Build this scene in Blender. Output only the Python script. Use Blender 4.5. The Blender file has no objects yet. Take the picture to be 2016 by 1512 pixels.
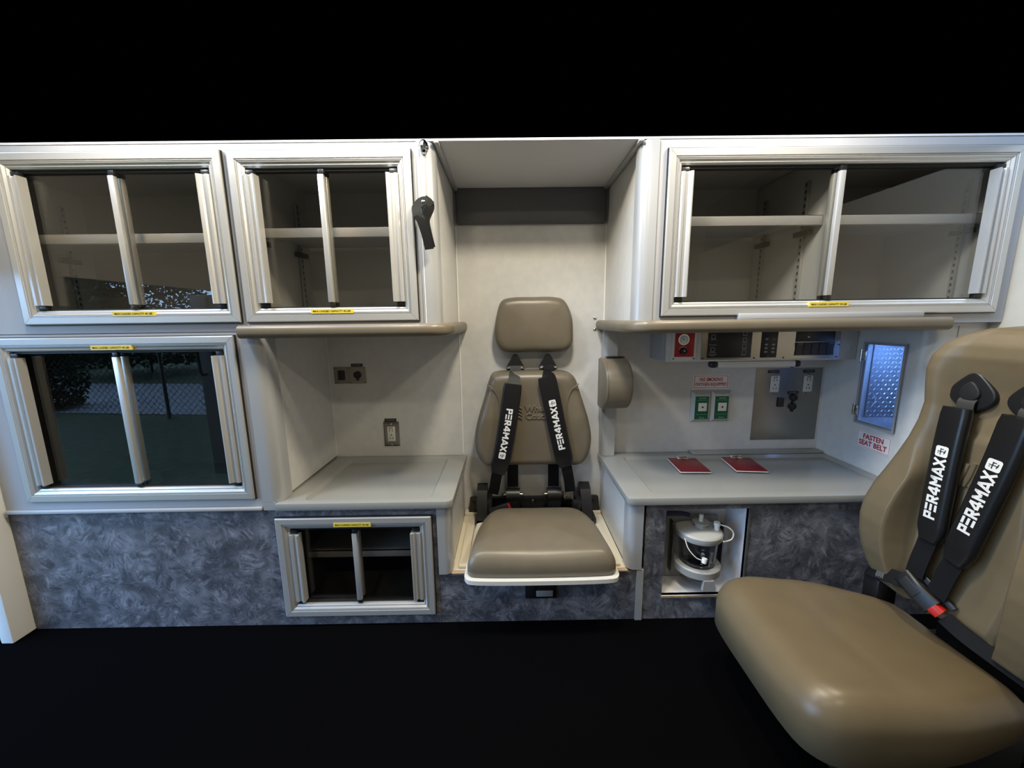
import bpy, bmesh, math, random
from mathutils import Vector, Matrix
from math import sin, cos, pi, radians

# ------------------------------------------------------------------ camera, world, lights
scene = bpy.context.scene
COL = scene.collection
H = 1.06

def make_camera():
    p, y, r = radians(9.6327), radians(0.3415), radians(-0.7161)
    f = Vector((sin(y)*cos(p), cos(y)*cos(p), -sin(p)))
    r0 = Vector((cos(y), -sin(y), 0)); u0 = r0.cross(f)
    R = r0*cos(r) + u0*sin(r); U = u0*cos(r) - r0*sin(r)
    cd = bpy.data.cameras.new('camera'); cd.sensor_fit = 'HORIZONTAL'; cd.sensor_width = 36
    cd.lens = 752.76/2016*36; cd.clip_start = .01; cd.clip_end = 200
    co = bpy.data.objects.new('camera', cd); COL.objects.link(co)
    m = Matrix((R, U, -f)).transposed().to_4x4(); m.translation = Vector((0, 0, H))
    co.matrix_world = m
    scene.camera = co
make_camera()

w = bpy.data.worlds.new('world'); scene.world = w; w.use_nodes = True
w.node_tree.nodes['Background'].inputs[0].default_value = (0, 0, 0, 1)
w.node_tree.nodes['Background'].inputs[1].default_value = 0
scene.view_settings.view_transform = 'Standard'; scene.view_settings.look = 'None'
scene.view_settings.gamma = 1; scene.view_settings.use_curve_mapping = False
scene.view_settings.exposure = 0.0

def dome_or_fill_lamp(x, y, z, power, col=(1, .885, .68), size=.13):
    l = bpy.data.lights.new('dome_or_fill_light', 'AREA'); l.shape = 'DISK'; l.size = size
    l.energy = power; l.color = col
    o = bpy.data.objects.new('dome_or_fill_light', l); COL.objects.link(o); o.location = (x, y, z)
    return o
# warm dome lights in the roof over the aisle, above the frame
for lx, lp in ((-1.12, 7.5), (-.47, 7.5), (.80, 8)):
    dome_or_fill_lamp(lx, .93, 1.805, lp)
dome_or_fill_lamp(.12, .85, 1.765, 12)
dome_or_fill_lamp(-.45, -.15, 1.88, 4.5); dome_or_fill_lamp(.55, -.15, 1.88, 5)  # unseen fill pair behind the camera, added to brighten niches and cabinets

SKY = 8
# ------------------------------------------------------------------ materials
MATS = {}
def mat(name, col, rough=.5, metal=0., spec=.5, bump=0., bscale=200., var=0., vscale=6., emis=None, estr=0., coat=0., aniso=None):
    m = bpy.data.materials.new(name); m.use_nodes = True
    nt = m.node_tree; b = nt.nodes['Principled BSDF']
    b.inputs['Base Color'].default_value = (*col, 1); b.inputs['Roughness'].default_value = rough
    b.inputs['Metallic'].default_value = metal; b.inputs['Specular IOR Level'].default_value = spec
    if coat: b.inputs['Coat Weight'].default_value = coat; b.inputs['Coat Roughness'].default_value = .15
    if emis: b.inputs['Emission Color'].default_value = (*emis, 1); b.inputs['Emission Strength'].default_value = estr
    if bump or var:
        tc = nt.nodes.new('ShaderNodeTexCoord'); src = tc.outputs['Object']
        if aniso:
            mp = nt.nodes.new('ShaderNodeMapping'); mp.inputs['Scale'].default_value = aniso
            nt.links.new(src, mp.inputs[0]); src = mp.outputs[0]
    if bump:
        n = nt.nodes.new('ShaderNodeTexNoise'); n.inputs['Scale'].default_value = bscale; n.inputs['Detail'].default_value = 3
        nt.links.new(src, n.inputs['Vector'])
        bp = nt.nodes.new('ShaderNodeBump'); bp.inputs['Strength'].default_value = bump; bp.inputs['Distance'].default_value = .001
        nt.links.new(n.outputs[0], bp.inputs['Height']); nt.links.new(bp.outputs[0], b.inputs['Normal'])
    if var:
        n = nt.nodes.new('ShaderNodeTexNoise'); n.inputs['Scale'].default_value = vscale; n.inputs['Detail'].default_value = 4
        nt.links.new(src, n.inputs['Vector'])
        cr = nt.nodes.new('ShaderNodeValToRGB')
        cr.color_ramp.elements[0].position = .3; cr.color_ramp.elements[1].position = .7
        cr.color_ramp.elements[0].color = (*[c*(1-var) for c in col], 1)
        cr.color_ramp.elements[1].color = (*[min(1, c*(1+var)) for c in col], 1)
        nt.links.new(n.outputs[0], cr.inputs[0]); nt.links.new(cr.outputs[0], b.inputs['Base Color'])
    MATS[name] = m
    return m

mat('white_panel', (.60, .595, .58), .33, var=.04, vscale=30, bump=.02, bscale=150)
mat('beige_panel', (.56, .50, .41), .4, var=.03, vscale=30)
mat('cabinet_white', (.41, .41, .425), .34)
mat('aisle_grey', (.38, .375, .37), .5)
mat('cabinet_inside', (.52, .52, .51), .5)
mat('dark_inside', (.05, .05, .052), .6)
mat('ceiling_white', (.66, .66, .67), .4)
mat('aluminium', (.58, .575, .56), .30, metal=.5, bump=.02, bscale=60, aniso=(1, 1, 1))
mat('post_alu', (.43, .44, .45), .30, metal=.25)
mat('chrome', (.8, .8, .8), .12, metal=1)
mat('steel', (.30, .275, .24), .25, metal=1, bump=.05, bscale=40, aniso=(2, 2, 90))
mat('steel_plate', (.40, .375, .335), .24, metal=1, bump=.04, bscale=40, aniso=(2, 2, 90))
mat('black_plastic', (.010, .010, .011), .38)
mat('black_matte', (.008, .008, .009), .6)
mat('black_rubber', (.012, .012, .013), .7)
mat('floor_black', (.0025, .0025, .003), 1., spec=0.)
mat('webbing', (.007, .007, .008), .7, spec=.2, bump=.3, bscale=900)
mat('webbing_grey', (.040, .040, .037), .6, spec=.3, bump=.3, bscale=900)
mat('strap_black', (.006, .006, .006), .8, spec=.12, bump=.4, bscale=1200)
mat('strap_grey', (.022, .022, .020), .8, spec=.12, bump=.4, bscale=900)
mat('sleeve_vinyl', (.009, .009, .010), .30, bump=.05, bscale=80)
mat('tan_vinyl', (.155, .130, .092), .36, bump=.12, bscale=420, var=.05, vscale=18)
mat('tan_vinyl_light', (.150, .116, .068), .36, bump=.12, bscale=420, var=.05, vscale=14)
mat('grey_vinyl', (.085, .085, .092), .45, bump=.12, bscale=420)
mat('counter_grey', (.27, .275, .265), .12, bump=.02, bscale=300, var=.03, vscale=200)
mat('cream', (.72, .66, .52), .4)
mat('cream_edge', (.42, .30, .19), .6)
mat('white_plastic', (.68, .67, .62), .35)
mat('white_print', (.82, .82, .80), .5)
mat('yellow', (.78, .60, .06), .45)
mat('ink', (.01, .01, .01), .6)
mat('red_ink', (.42, .015, .025), .5)
mat('red_plate', (.40, .012, .022), .35)
mat('red_button', (.50, .015, .010), .3)
mat('red_board', (.17, .006, .011), .35)
mat('sign_white', (.80, .75, .73), .4)
mat('green', (.004, .095, .038), .35)
mat('green_print', (.25, .55, .38), .5)
mat('blue_button', (.10, .22, .36), .4)
mat('dim_red', (.25, .04, .05), .4)
mat('grey_button', (.30, .30, .29), .5)
mat('grey_print', (.30, .30, .30), .5)
mat('blue_tube', (.010, .018, .10), .3)
mat('niche_white', (.78, .78, .80), .45)
mat('lid_plastic', (.42, .42, .40), .35)
mat('wood_edge', (.45, .31, .18), .6, var=.2, vscale=60)
mat('grey_plastic', (.33, .33, .32), .4)
mat('diamond_plate', (.30, .31, .33), .4, metal=.5)
mat('tread_highlight', (.9, .92, .95), .25, metal=.3)  # pale copy of the plate metal; light caught by the lozenges is painted in
mat('grass', (.085, .115, .055), .9, var=.5, vscale=9)
mat('leaf', (.05, .08, .035), .7, var=.5, vscale=4)
mat('bark', (.10, .08, .06), .9)
mat('asphalt', (.40, .40, .44), .8, var=.1, vscale=20)
mat('galvanised', (.35, .36, .38), .5, metal=.5)
mat('house_wall', (.35, .33, .30), .8); mat('roof_brown', (.10, .06, .05), .8)

def glass_mat(name, tint, refl_col=(1, 1, 1), ior=1.5, rough=.0):
    m = bpy.data.materials.new(name); m.use_nodes = True; nt = m.node_tree; nt.nodes.clear()
    o = nt.nodes.new('ShaderNodeOutputMaterial'); mx = nt.nodes.new('ShaderNodeMixShader')
    t = nt.nodes.new('ShaderNodeBsdfTransparent'); t.inputs[0].default_value = (*tint, 1)
    g = nt.nodes.new('ShaderNodeBsdfGlossy'); g.inputs['Roughness'].default_value = rough; g.inputs['Color'].default_value = (*refl_col, 1)
    f = nt.nodes.new('ShaderNodeFresnel'); f.inputs[0].default_value = ior
    # both faces of a pane reflect alike (no total reflection on the way out)
    gb = nt.nodes.new('ShaderNodeNewGeometry'); mr = nt.nodes.new('ShaderNodeMapRange')
    mr.inputs['To Min'].default_value = ior; mr.inputs['To Max'].default_value = 1/ior
    nt.links.new(gb.outputs['Backfacing'], mr.inputs['Value']); nt.links.new(mr.outputs[0], f.inputs[0])
    nt.links.new(f.outputs[0], mx.inputs[0]); nt.links.new(t.outputs[0], mx.inputs[1]); nt.links.new(g.outputs[0], mx.inputs[2])
    nt.links.new(mx.outputs[0], o.inputs[0]); MATS[name] = m
glass_mat('smoked_glass', (.87, .86, .83))
glass_mat('clear_plastic', (.80, .82, .86))
glass_mat('canister_plastic', (.86, .87, .90), rough=.1)
glass_mat('diffuser', (.9, .9, .9), rough=.2)

def laminate_mat():
    m = bpy.data.materials.new('brushed_laminate'); m.use_nodes = True; nt = m.node_tree; b = nt.nodes['Principled BSDF']
    N = nt.nodes.new; L = nt.links.new
    geo = N('ShaderNodeNewGeometry')
    def layer(vs, ns, off):
        mp = N('ShaderNodeMapping'); mp.inputs['Location'].default_value = off; L(geo.outputs['Position'], mp.inputs[0])
        wn = N('ShaderNodeTexNoise'); wn.inputs['Scale'].default_value = 9; L(mp.outputs[0], wn.inputs['Vector'])
        ad = N('ShaderNodeMix'); ad.data_type = 'VECTOR'; ad.inputs[0].default_value = .07
        L(mp.outputs[0], ad.inputs[4]); L(wn.outputs['Color'], ad.inputs[5])
        vo = N('ShaderNodeTexVoronoi'); vo.inputs['Scale'].default_value = vs; vo.feature = 'SMOOTH_F1'; vo.inputs['Smoothness'].default_value = .45
        L(ad.outputs[1], vo.inputs['Vector'])
        sp = N('ShaderNodeSeparateColor'); L(vo.outputs['Color'], sp.inputs[0])
        mu = N('ShaderNodeMath'); mu.operation = 'MULTIPLY'; mu.inputs[1].default_value = 6.28; L(sp.outputs[0], mu.inputs[0])
        vr = N('ShaderNodeVectorRotate'); vr.rotation_type = 'Y_AXIS'; L(ad.outputs[1], vr.inputs['Vector']); L(mu.outputs[0], vr.inputs['Angle'])
        m2 = N('ShaderNodeMapping'); m2.inputs['Scale'].default_value = (1, 1, .16); L(vr.outputs[0], m2.inputs[0])
        no = N('ShaderNodeTexNoise'); no.inputs['Scale'].default_value = ns; no.inputs['Detail'].default_value = 4; no.inputs['Roughness'].default_value = .6
        L(m2.outputs[0], no.inputs['Vector'])
        return no.outputs[0], sp.outputs[1]
    a, ca = layer(17, 80, (0, 0, 0)); c, cc = layer(30, 135, (3.1, 1.7, .6))
    cl = N('ShaderNodeTexNoise'); cl.inputs['Scale'].default_value = 26; cl.inputs['Detail'].default_value = 5; L(geo.outputs['Position'], cl.inputs['Vector'])
    def madd(x, k, y):
        q = N('ShaderNodeMath'); q.operation = 'MULTIPLY_ADD'; q.inputs[1].default_value = k; L(x, q.inputs[0])
        if isinstance(y, float): q.inputs[2].default_value = y
        else: L(y, q.inputs[2])
        return q.outputs[0]
    v = madd(a, .80, 0.); v = madd(c, .60, v); v = madd(cl.outputs[0], .35, v); v = madd(ca, .14, v); v = madd(cc, .12, v)
    v = madd(v, .55, 0.)
    cr = N('ShaderNodeValToRGB'); r = cr.color_ramp
    r.elements[0].position = .38; r.elements[0].color = (.024, .025, .031, 1)
    r.elements[1].position = .68; r.elements[1].color = (.26, .265, .30, 1)
    e = r.elements.new(.53); e.color = (.085, .088, .104, 1)
    L(v, cr.inputs[0]); L(cr.outputs[0], b.inputs['Base Color'])
    b.inputs['Roughness'].default_value = .42
    MATS['laminate'] = m
laminate_mat()

def emit_mat(name, col, s):
    m = bpy.data.materials.new(name); m.use_nodes = True; nt = m.node_tree; nt.nodes.clear()
    o = nt.nodes.new('ShaderNodeOutputMaterial'); e = nt.nodes.new('ShaderNodeEmission')
    e.inputs[0].default_value = (*col, 1); e.inputs[1].default_value = s; nt.links.new(e.outputs[0], o.inputs[0]); MATS[name] = m
emit_mat('dusk_sky', (.37, .62, 1.0), SKY)

# ------------------------------------------------------------------ mesh helpers
ORG = {}
class MB:
    def __init__(s): s.v = []; s.f = []
    def add(s, vs, fs):
        n = len(s.v); s.v += [tuple(q) for q in vs]; s.f += [tuple(i+n for i in q) for q in fs]; return s
    def box(s, x0, x1, y0, y1, z0, z1, b=0, seg=2):
        x0, x1 = min(x0, x1), max(x0, x1); y0, y1 = min(y0, y1), max(y0, y1); z0, z1 = min(z0, z1), max(z0, z1)
        vs = [(x, y, z) for z in (z0, z1) for y in (y0, y1) for x in (x0, x1)]
        fs = [(0, 2, 3, 1), (4, 5, 7, 6), (0, 1, 5, 4), (2, 6, 7, 3), (0, 4, 6, 2), (1, 3, 7, 5)]
        if b:
            bm = bmesh.new(); vv = [bm.verts.new(q) for q in vs]
            for q in fs: bm.faces.new([vv[i] for i in q])
            bmesh.ops.bevel(bm, geom=bm.edges[:], offset=min(b, (x1-x0)*.49, (y1-y0)*.49, (z1-z0)*.49), segments=seg, affect='EDGES', profile=.5)
            bm.verts.index_update()
            s.add([q.co[:] for q in bm.verts], [[q.index for q in fc.verts] for fc in bm.faces]); bm.free()
        else: s.add(vs, fs)
        return s
    def prism(s, poly, axis, a0, a1):
        def P(p, a): return {'x': (a, p[0], p[1]), 'y': (p[0], a, p[1]), 'z': (p[0], p[1], a)}[axis]
        n = len(poly)
        vs = [P(p, a0) for p in poly] + [P(p, a1) for p in poly]
        fs = [list(range(n)), list(range(2*n-1, n-1, -1))] + [(i, (i+1) % n, n+(i+1) % n, n+i) for i in range(n)]
        return s.add(vs, fs)
    def loft(s, rings, cap=True, closed=True):
        n = len(rings[0]); vs = [q for r in rings for q in r]; fs = []
        for k in range(len(rings)-1):
            for i in range(n if closed else n-1):
                j = (i+1) % n; fs.append((k*n+i, k*n+j, (k+1)*n+j, (k+1)*n+i))
        if cap: fs += [list(range(n-1, -1, -1)), [(len(rings)-1)*n+i for i in range(n)]]
        return s.add(vs, fs)
    def cyl(s, p0, p1, r, n=20, r2=None):
        return s.lathe([(r, 0), (r if r2 is None else r2, (Vector(p1)-Vector(p0)).length)], p0, Vector(p1)-Vector(p0), n)
    def lathe(s, prof, o, ax, n=24):
        o = Vector(o); ax = Vector(ax).normalized(); t = Vector((0, 0, 1)) if abs(ax.z) < .9 else Vector((1, 0, 0))
        a = ax.cross(t).normalized(); b = ax.cross(a)
        return s.loft([[o+ax*h+(a*cos(2*pi*i/n)+b*sin(2*pi*i/n))*max(r, 1e-5) for i in range(n)] for r, h in prof])
    def sweep(s, path, prof, nh, scale=None):
        path = [Vector(p) for p in path]; rings = []
        for i, p in enumerate(path):
            t = (path[min(i+1, len(path)-1)]-path[max(i-1, 0)]).normalized()
            n = Vector(nh(i) if callable(nh) else nh); n = (n-t*n.dot(t)).normalized(); wv = t.cross(n)
            k = scale[i] if scale else (1, 1)
            rings.append([p+wv*(a*k[0])+n*(b*k[1]) for a, b in prof])
        return s.loft(rings)
    def tube(s, path, r, n=8):
        path = [Vector(p) for p in path]; rings = []; pn = None
        for i, p in enumerate(path):
            t = (path[min(i+1, len(path)-1)]-path[max(i-1, 0)]).normalized()
            if pn is None: pn = t.cross(Vector((0, 0, 1)) if abs(t.z) < .9 else Vector((1, 0, 0))).normalized()
            pn = (pn-t*pn.dot(t)).normalized(); b = t.cross(pn)
            rings.append([p+(pn*cos(2*pi*k/n)+b*sin(2*pi*k/n))*r for k in range(n)])
        return s.loft(rings)
    def pillow(s, out, T, r, crown, mp, back=.006, nq=5, ni=5, radial=False):
        n = len(out); P = [Vector(q) for q in out]
        A = sum(P[i].x*P[(i+1) % n].y-P[(i+1) % n].x*P[i].y for i in range(n))
        if A < 0: P.reverse()
        nr = []
        for i in range(n):
            t = (P[(i+1) % n]-P[i-1]).normalized(); nr.append(Vector((-t.y, t.x)))
        c = sum(P, Vector((0, 0)))/n
        if radial: nr = [(c-q).normalized() for q in P]
        def ring(ins, d): return [mp(*(P[i]+nr[i]*ins), d) for i in range(n)]
        rings = [ring(back, 0), ring(0, back)]
        for k in range(nq+1):
            a = pi/2*k/nq; rings.append(ring(r*(1-cos(a)), T-r+r*sin(a)))
        Q = [P[i]+nr[i]*r for i in range(n)]
        for k in range(1, ni+1):
            q = 1-k/(ni+.15); rings.append([mp(*(c+(Q[i]-c)*q), T+crown*(1-q*q)) for i in range(n)])
        return s.loft(rings)
    def plate_hole(s, x0, x1, z0, z1, h, y0, y1):
        a0, a1, c0, c1 = h
        o = [(x0, z0), (x1, z0), (x1, z1), (x0, z1)]; i = [(a0, c0), (a1, c0), (a1, c1), (a0, c1)]
        vs = [(p[0], y, p[1]) for y in (y0, y1) for p in o+i]; fs = []
        for k in range(4):
            j = (k+1) % 4
            fs += [(k, j, 4+j, 4+k), (8+k, 12+k, 12+j, 8+j), (k, 8+k, 8+j, j), (4+k, 4+j, 12+j, 12+k)]
        return s.add(vs, fs)
    def build(s, name, m, parent=None, label=None, cat=None, group=None, kind=None, smooth=35, base=None):
        if parent is not None: org = ORG[parent.name]
        elif base is not None: org = Vector(base)
        else:
            xs = [q[0] for q in s.v]; ys = [q[1] for q in s.v]; zs = [q[2] for q in s.v]
            org = Vector(((min(xs)+max(xs))/2, (min(ys)+max(ys))/2, min(zs)))
        me = bpy.data.meshes.new(name); me.from_pydata([(Vector(q)-org)[:] for q in s.v], [], s.f)
        bm = bmesh.new(); bm.from_mesh(me); bmesh.ops.recalc_face_normals(bm, faces=bm.faces[:]); bm.to_mesh(me); bm.free()
        me.materials.append(MATS[m])
        if smooth:
            me.polygons.foreach_set('use_smooth', [True]*len(me.polygons)); me.set_sharp_from_angle(angle=radians(smooth))
        o = bpy.data.objects.new(name, me); COL.objects.link(o)
        if parent is not None: o.parent = parent
        else: o.location = org
        ORG[o.name] = org
        if label: o['label'] = label
        if cat: o['category'] = cat
        if group: o['group'] = group
        if kind: o['kind'] = kind
        return o

def thing(name, label, cat, loc, group=None):
    o = bpy.data.objects.new(name, None); COL.objects.link(o); o.location = loc; o.empty_display_size = .05
    ORG[o.name] = Vector(loc); o['label'] = label; o['category'] = cat
    if group: o['group'] = group
    return o
def box(*a, **k): return MB().box(*a, **k)

def rrect(w, h, r, n=6, c=(0, 0)):
    pts = []
    for cx, cy, a0 in ((w/2-r, h/2-r, 0), (-w/2+r, h/2-r, 90), (-w/2+r, -h/2+r, 180), (w/2-r, -h/2+r, 270)):
        for k in range(n+1):
            a = radians(a0+90*k/n); pts.append((c[0]+cx+r*cos(a), c[1]+cy+r*sin(a)))
    return pts
def smooth_closed(pts, n=6):
    out = []; N = len(pts); P = [Vector(p) for p in pts]
    for i in range(N):
        a, b, c, d = P[i-1], P[i], P[(i+1) % N], P[(i+2) % N]
        for k in range(n):
            t = k/n
            out.append(.5*((2*b)+(c-a)*t+(2*a-5*b+4*c-d)*t*t+(3*b-3*c+d-a)*t**3))
    return [tuple(q) for q in out]
def smooth_open(pts, n=6):
    P = [Vector(p) for p in pts]; P = [2*P[0]-P[1]]+P+[2*P[-1]-P[-2]]; out = []
    for i in range(1, len(P)-2):
        a, b, c, d = P[i-1], P[i], P[i+1], P[i+2]
        for k in range(n):
            t = k/n; out.append(.5*((2*b)+(c-a)*t+(2*a-5*b+4*c-d)*t*t+(3*b-3*c+d-a)*t**3))
    return out+[P[-2]]

# text as flat printed mesh; mapf(u, v) -> 3D, u along the line, v up, both centred
def text_mb(txt, height, mapf, width=None, bold=0., spacing=1., align='CENTER', line=1.0, relief=0.):
    cu = bpy.data.curves.new('txt', 'FONT'); cu.body = txt; cu.size = 1; cu.align_x = align; cu.resolution_u = 2
    cu.offset = bold; cu.extrude = relief; cu.bevel_depth = relief*.9; cu.space_character = spacing; cu.space_line = line
    ob = bpy.data.objects.new('txt', cu); COL.objects.link(ob)
    dg = bpy.context.evaluated_depsgraph_get(); me = bpy.data.meshes.new_from_object(ob.evaluated_get(dg))
    bpy.data.objects.remove(ob); bpy.data.curves.remove(cu)
    vs = [q.co.copy() for q in me.vertices]; fs = [list(p.vertices) for p in me.polygons]; bpy.data.meshes.remove(me)
    xs = [q.x for q in vs]; ys = [q.y for q in vs]
    sc = height/(max(ys)-min(ys)); cx = (min(xs)+max(xs))/2; cy = (min(ys)+max(ys))/2
    sx = width/(max(xs)-min(xs)) if width else sc
    if relief: return MB().add([mapf((q.x-cx)*sx, (q.y-cy)*sc, q.z*sc) for q in vs], fs)
    return MB().add([mapf((q.x-cx)*sx, (q.y-cy)*sc) for q in vs], fs)
def on_y(x, z, y, tilt=0):   # plane facing the camera side (-Y)
    return lambda u, v: (x+u*cos(tilt)-v*sin(tilt), y, z+u*sin(tilt)+v*cos(tilt))

# block lettering with three-bar E
def seg(p, q, t):
    d = (Vector(q)-Vector(p)).normalized()*t/2; n = Vector((-d.y, d.x)); p = Vector(p); q = Vector(q)
    return [p-d*0+n, p-n, q-n, q+n]
GLY = {
 'P': ([((.1, 0), (.1, 1)), ((0, .9), (.62, .9)), ((.55, .98), (.55, .42)), ((.0, .48), (.62, .48))], .75),
 'E': ([((0, .9), (.62, .9)), ((0, .5), (.62, .5)), ((0, .1), (.62, .1))], .75),
 'R': ([((.1, 0), (.1, 1)), ((0, .9), (.62, .9)), ((.55, .98), (.55, .42)), ((.0, .48), (.62, .48)), ((.3, .45), (.62, 0))], .78),
 '4': ([((.52, 0), (.52, 1)), ((.50, .98), (.02, .34)), ((0, .30), (.74, .30))], .84),
 'M': ([((.1, 0), (.1, 1)), ((.08, .95), (.42, .38)), ((.76, .95), (.42, .38)), ((.74, 0), (.74, 1))], .94),
 'A': ([((.06, 0), (.42, 1)), ((.78, 0), (.42, 1)), ((.2, .27), (.64, .27))], .88),
 'X': ([((.04, 0), (.68, 1)), ((.68, 0), (.04, 1))], .80)}
def logo_text(h, mapf, k=1.0):
    mb = MB(); x = 0
    tot = sum(GLY[c][1] for c in 'PER4MAX')
    for c in 'PER4MAX':
        for p, q in GLY[c][0]:
            d = seg(p, q, .21)
            mb.add([mapf((x+e.x-tot/2)*h*k, (e.y-.5)*h) for e in d], [(0, 1, 2, 3)])
        x += GLY[c][1]
    return mb, tot*h*k

# ------------------------------------------------------------------ the setting
FACE = 1.213; BACK = 1.647; CEIL = 1.572
box(-1.80, 1.60, -.80, 1.70, -.06, -.012).build('floor', 'floor_black', kind='structure', label='black floor covering under the seats')
box(-1.80, 1.60, BACK, 1.69, -.012, CEIL).build('wall_back', 'white_panel', kind='structure')
box(-1.80, 1.60, 1.212, 1.69, CEIL, CEIL+.006).build('ceiling', 'ceiling_white', kind='structure')
box(1.56, 1.60, -.80, 1.66, -.012, CEIL-.004).build('wall_right', 'beige_panel', kind='structure')
box(-1.80, 1.60, -.84, -.80, -.012, 1.95).build('wall_front', 'aisle_grey', kind='structure')
box(-1.80, 1.60, -.80, .55, 1.93, 1.95).build('ceiling', 'aisle_grey', kind='structure')
wr = MB().box(-1.80, -1.77, -.80, .80, 1.25, 1.95).box(-1.80, -1.77, .80, 1.14, 1.25, 1.95).box(-1.80, -1.77, -.80, -.76, -.012, 1.25)
wr.box(-1.80, -1.77, 1.14, 1.647, -.012, CEIL-.004)
wr = wr.build('wall_left', 'white_panel', kind='structure')
# end trims and joints
box(-1.745, -1.703, 1.150, 1.235, -.010, CEIL-.002, b=.004).build('trim_1', 'white_print', kind='structure')
for x in (-.212, .404):
    box(x-.0025, x+.0025, BACK-.0025, BACK-.0002, .47, 1.435).build('trim_2', 'white_print', kind='structure')
box(-.7815, -.7785, BACK-.0025, BACK-.0002, .47, 1.02).build('trim_3', 'white_print', kind='structure')
for x0, x1 in ((-.210, -.196), (.384, .398)):     # ceiling joint strips of the alcove
    box(x0, x1, 1.20, BACK-.001, CEIL-.010, CEIL-.0005, b=.002).build('trim_4', 'post_alu', kind='structure')

# ------------------------------------------------------------------ sliding glass window unit
PROF = [(0, .013), (0, .002), (.003, 0), (.0205, 0), (.0215, .0035), (.0228, .0035), (.0235, .0015), (.0248, .0015), (.0255, .004),
        (.0268, .004), (.0275, .002), (.030, .003), (.0345, .008), (.0375, .008), (.042, .0125), (.042, .040), (.039, .040), (.039, .013)]
def window_unit(root, X0, X1, Z0, Z1, sx, sz, front='R', stick=None, txt='MAX LOADED CAPACITY 40 LBS', stile=None):
    yf = 1.200
    c = [(X0, Z0), (X1, Z0), (X1, Z1), (X0, Z1)]
    dirs = [(1, 1), (-1, 1), (-1, -1), (1, -1)]
    for k in range(4):
        j = (k+1) % 4
        rings = []
        ax = Vector((c[j][0]-c[k][0], c[j][1]-c[k][1])).normalized()*.00045
        for q, sg in ((k, 1), (j, -1)):      # fine open mitre at each corner
            rings.append([(c[q][0]+dirs[q][0]*u+sg*ax.x, yf+d, c[q][1]+dirs[q][1]*u+sg*ax.y) for u, d in PROF])
        MB().loft(rings).build('frame_rail', 'aluminium', root, smooth=20)
    g = .0025
    MB().plate_hole(X0-g, X1+g, Z0-g, Z1+g, (X0+.004, X1-.004, Z0+.004, Z1-.004), yf+.0065, FACE-.0003).build('gasket', 'black_matte', root)
    ox0, ox1, oz0, oz1 = X0+.042, X1-.042, Z0+.042, Z1-.042
    mid = stile if stile is not None else (ox0+ox1)/2
    # dark tracks, top and bottom
    for z0, z1 in ((oz0, oz0+.004), (oz1-.008, oz1)):
        box(ox0, ox1, yf+.020, yf+.040, z0, z1).build('sliding_track', 'black_matte', root)
    for side in 'LR':
        isf = (side == front); yp = yf+.020 if isf else yf+.031
        e = ox0 if side == 'L' else ox1; s = 1 if side == 'L' else -1
        a, b = (e+s*.006, mid+s*.008)
        pane = box(a, b, yp, yp+.004, oz0+.004, oz1-.008).build('sliding_pane', 'smoked_glass', root, label='smoked glass sliding pane')
        # handle extrusion at the outer end
        hp = [(0, .004), (0, -.010), (.004, -.013), (.0105, -.013), (.0125, -.009), (.020, -.0095), (.0235, -.0135), (.030, -.0165), (.0335, -.016), (.034, -.012), (.034, .004)]
        y0 = yf+.018
        hb = oz0+.016; ht = oz1-.020
        MB().prism([(e+s*(u-.002), y0+d*1.25) for u, d in hp], 'z', hb, ht).build('handle', 'aluminium', pane, smooth=20)
        for z0, z1 in ((oz0+.002, hb), (ht, oz1-.006)):
            box(e+s*.001, e+s*.024, yf+.010, yf+.026, z0, z1, b=.002).build('end_block', 'black_plastic', pane)
        # meeting stile
        xs = mid if isf else mid
        yy = (yf+.006, yf+.0195) if isf else (yf+.030, yf+.046)
        wd = .0085
        box(xs-wd, xs+wd, yy[0], yy[1], hb, ht, b=.002).build('stile', 'aluminium', pane)
        for z0, z1 in ((oz0+.003, hb), (ht, oz1-.006)):
            box(xs-wd*.8, xs+wd*1.2, yy[0]+.002, yy[1], z0, z1, b=.002).build('end_block', 'black_plastic', pane)
    if stick:
        x0, x1, z0, z1 = stick
        lb = box(x0, x1, yf-.0008, yf+.010, z0, z1).build('capacity_label', 'yellow', root, label='yellow sticker reading '+txt.lower())
        text_mb(txt, (z1-z0)*.42, on_y((x0+x1)/2, (z0+z1)/2, yf-.0012), width=(x1-x0)*.9, bold=.02).build('lettering', 'ink', lb, smooth=0)

def carcass(root, X0, X1, Z0, Z1, hole, mface='cabinet_white', depth=BACK-.004, inside='cabinet_inside', sides=(1, 1), sideout=None):
    MB().plate_hole(X0, X1, Z0, Z1, hole, FACE, FACE+.012).build('face_panel', mface, root)
    t = .008
    if sides[0]: box(X0+.001, X0+t, FACE+.0125, depth, Z0, Z1).build('side_panel', sideout or inside, root)
    if sides[1]: box(X1-t, X1-.001, FACE+.0125, depth, Z0, Z1).build('side_panel', sideout or inside, root)
    box(X0+t, X1-t, FACE+.0125, depth, Z0+.0005, Z0+t).build('bottom_panel', inside, root)
    box(X0+t, X1-t, FACE+.0125, depth, Z1-t, Z1-.001).build('top_panel', inside, root)
    box(X0+t, X1-t, depth-.006, depth-.0005, Z0+t, Z1-t).build('back_panel', inside, root)

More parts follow.
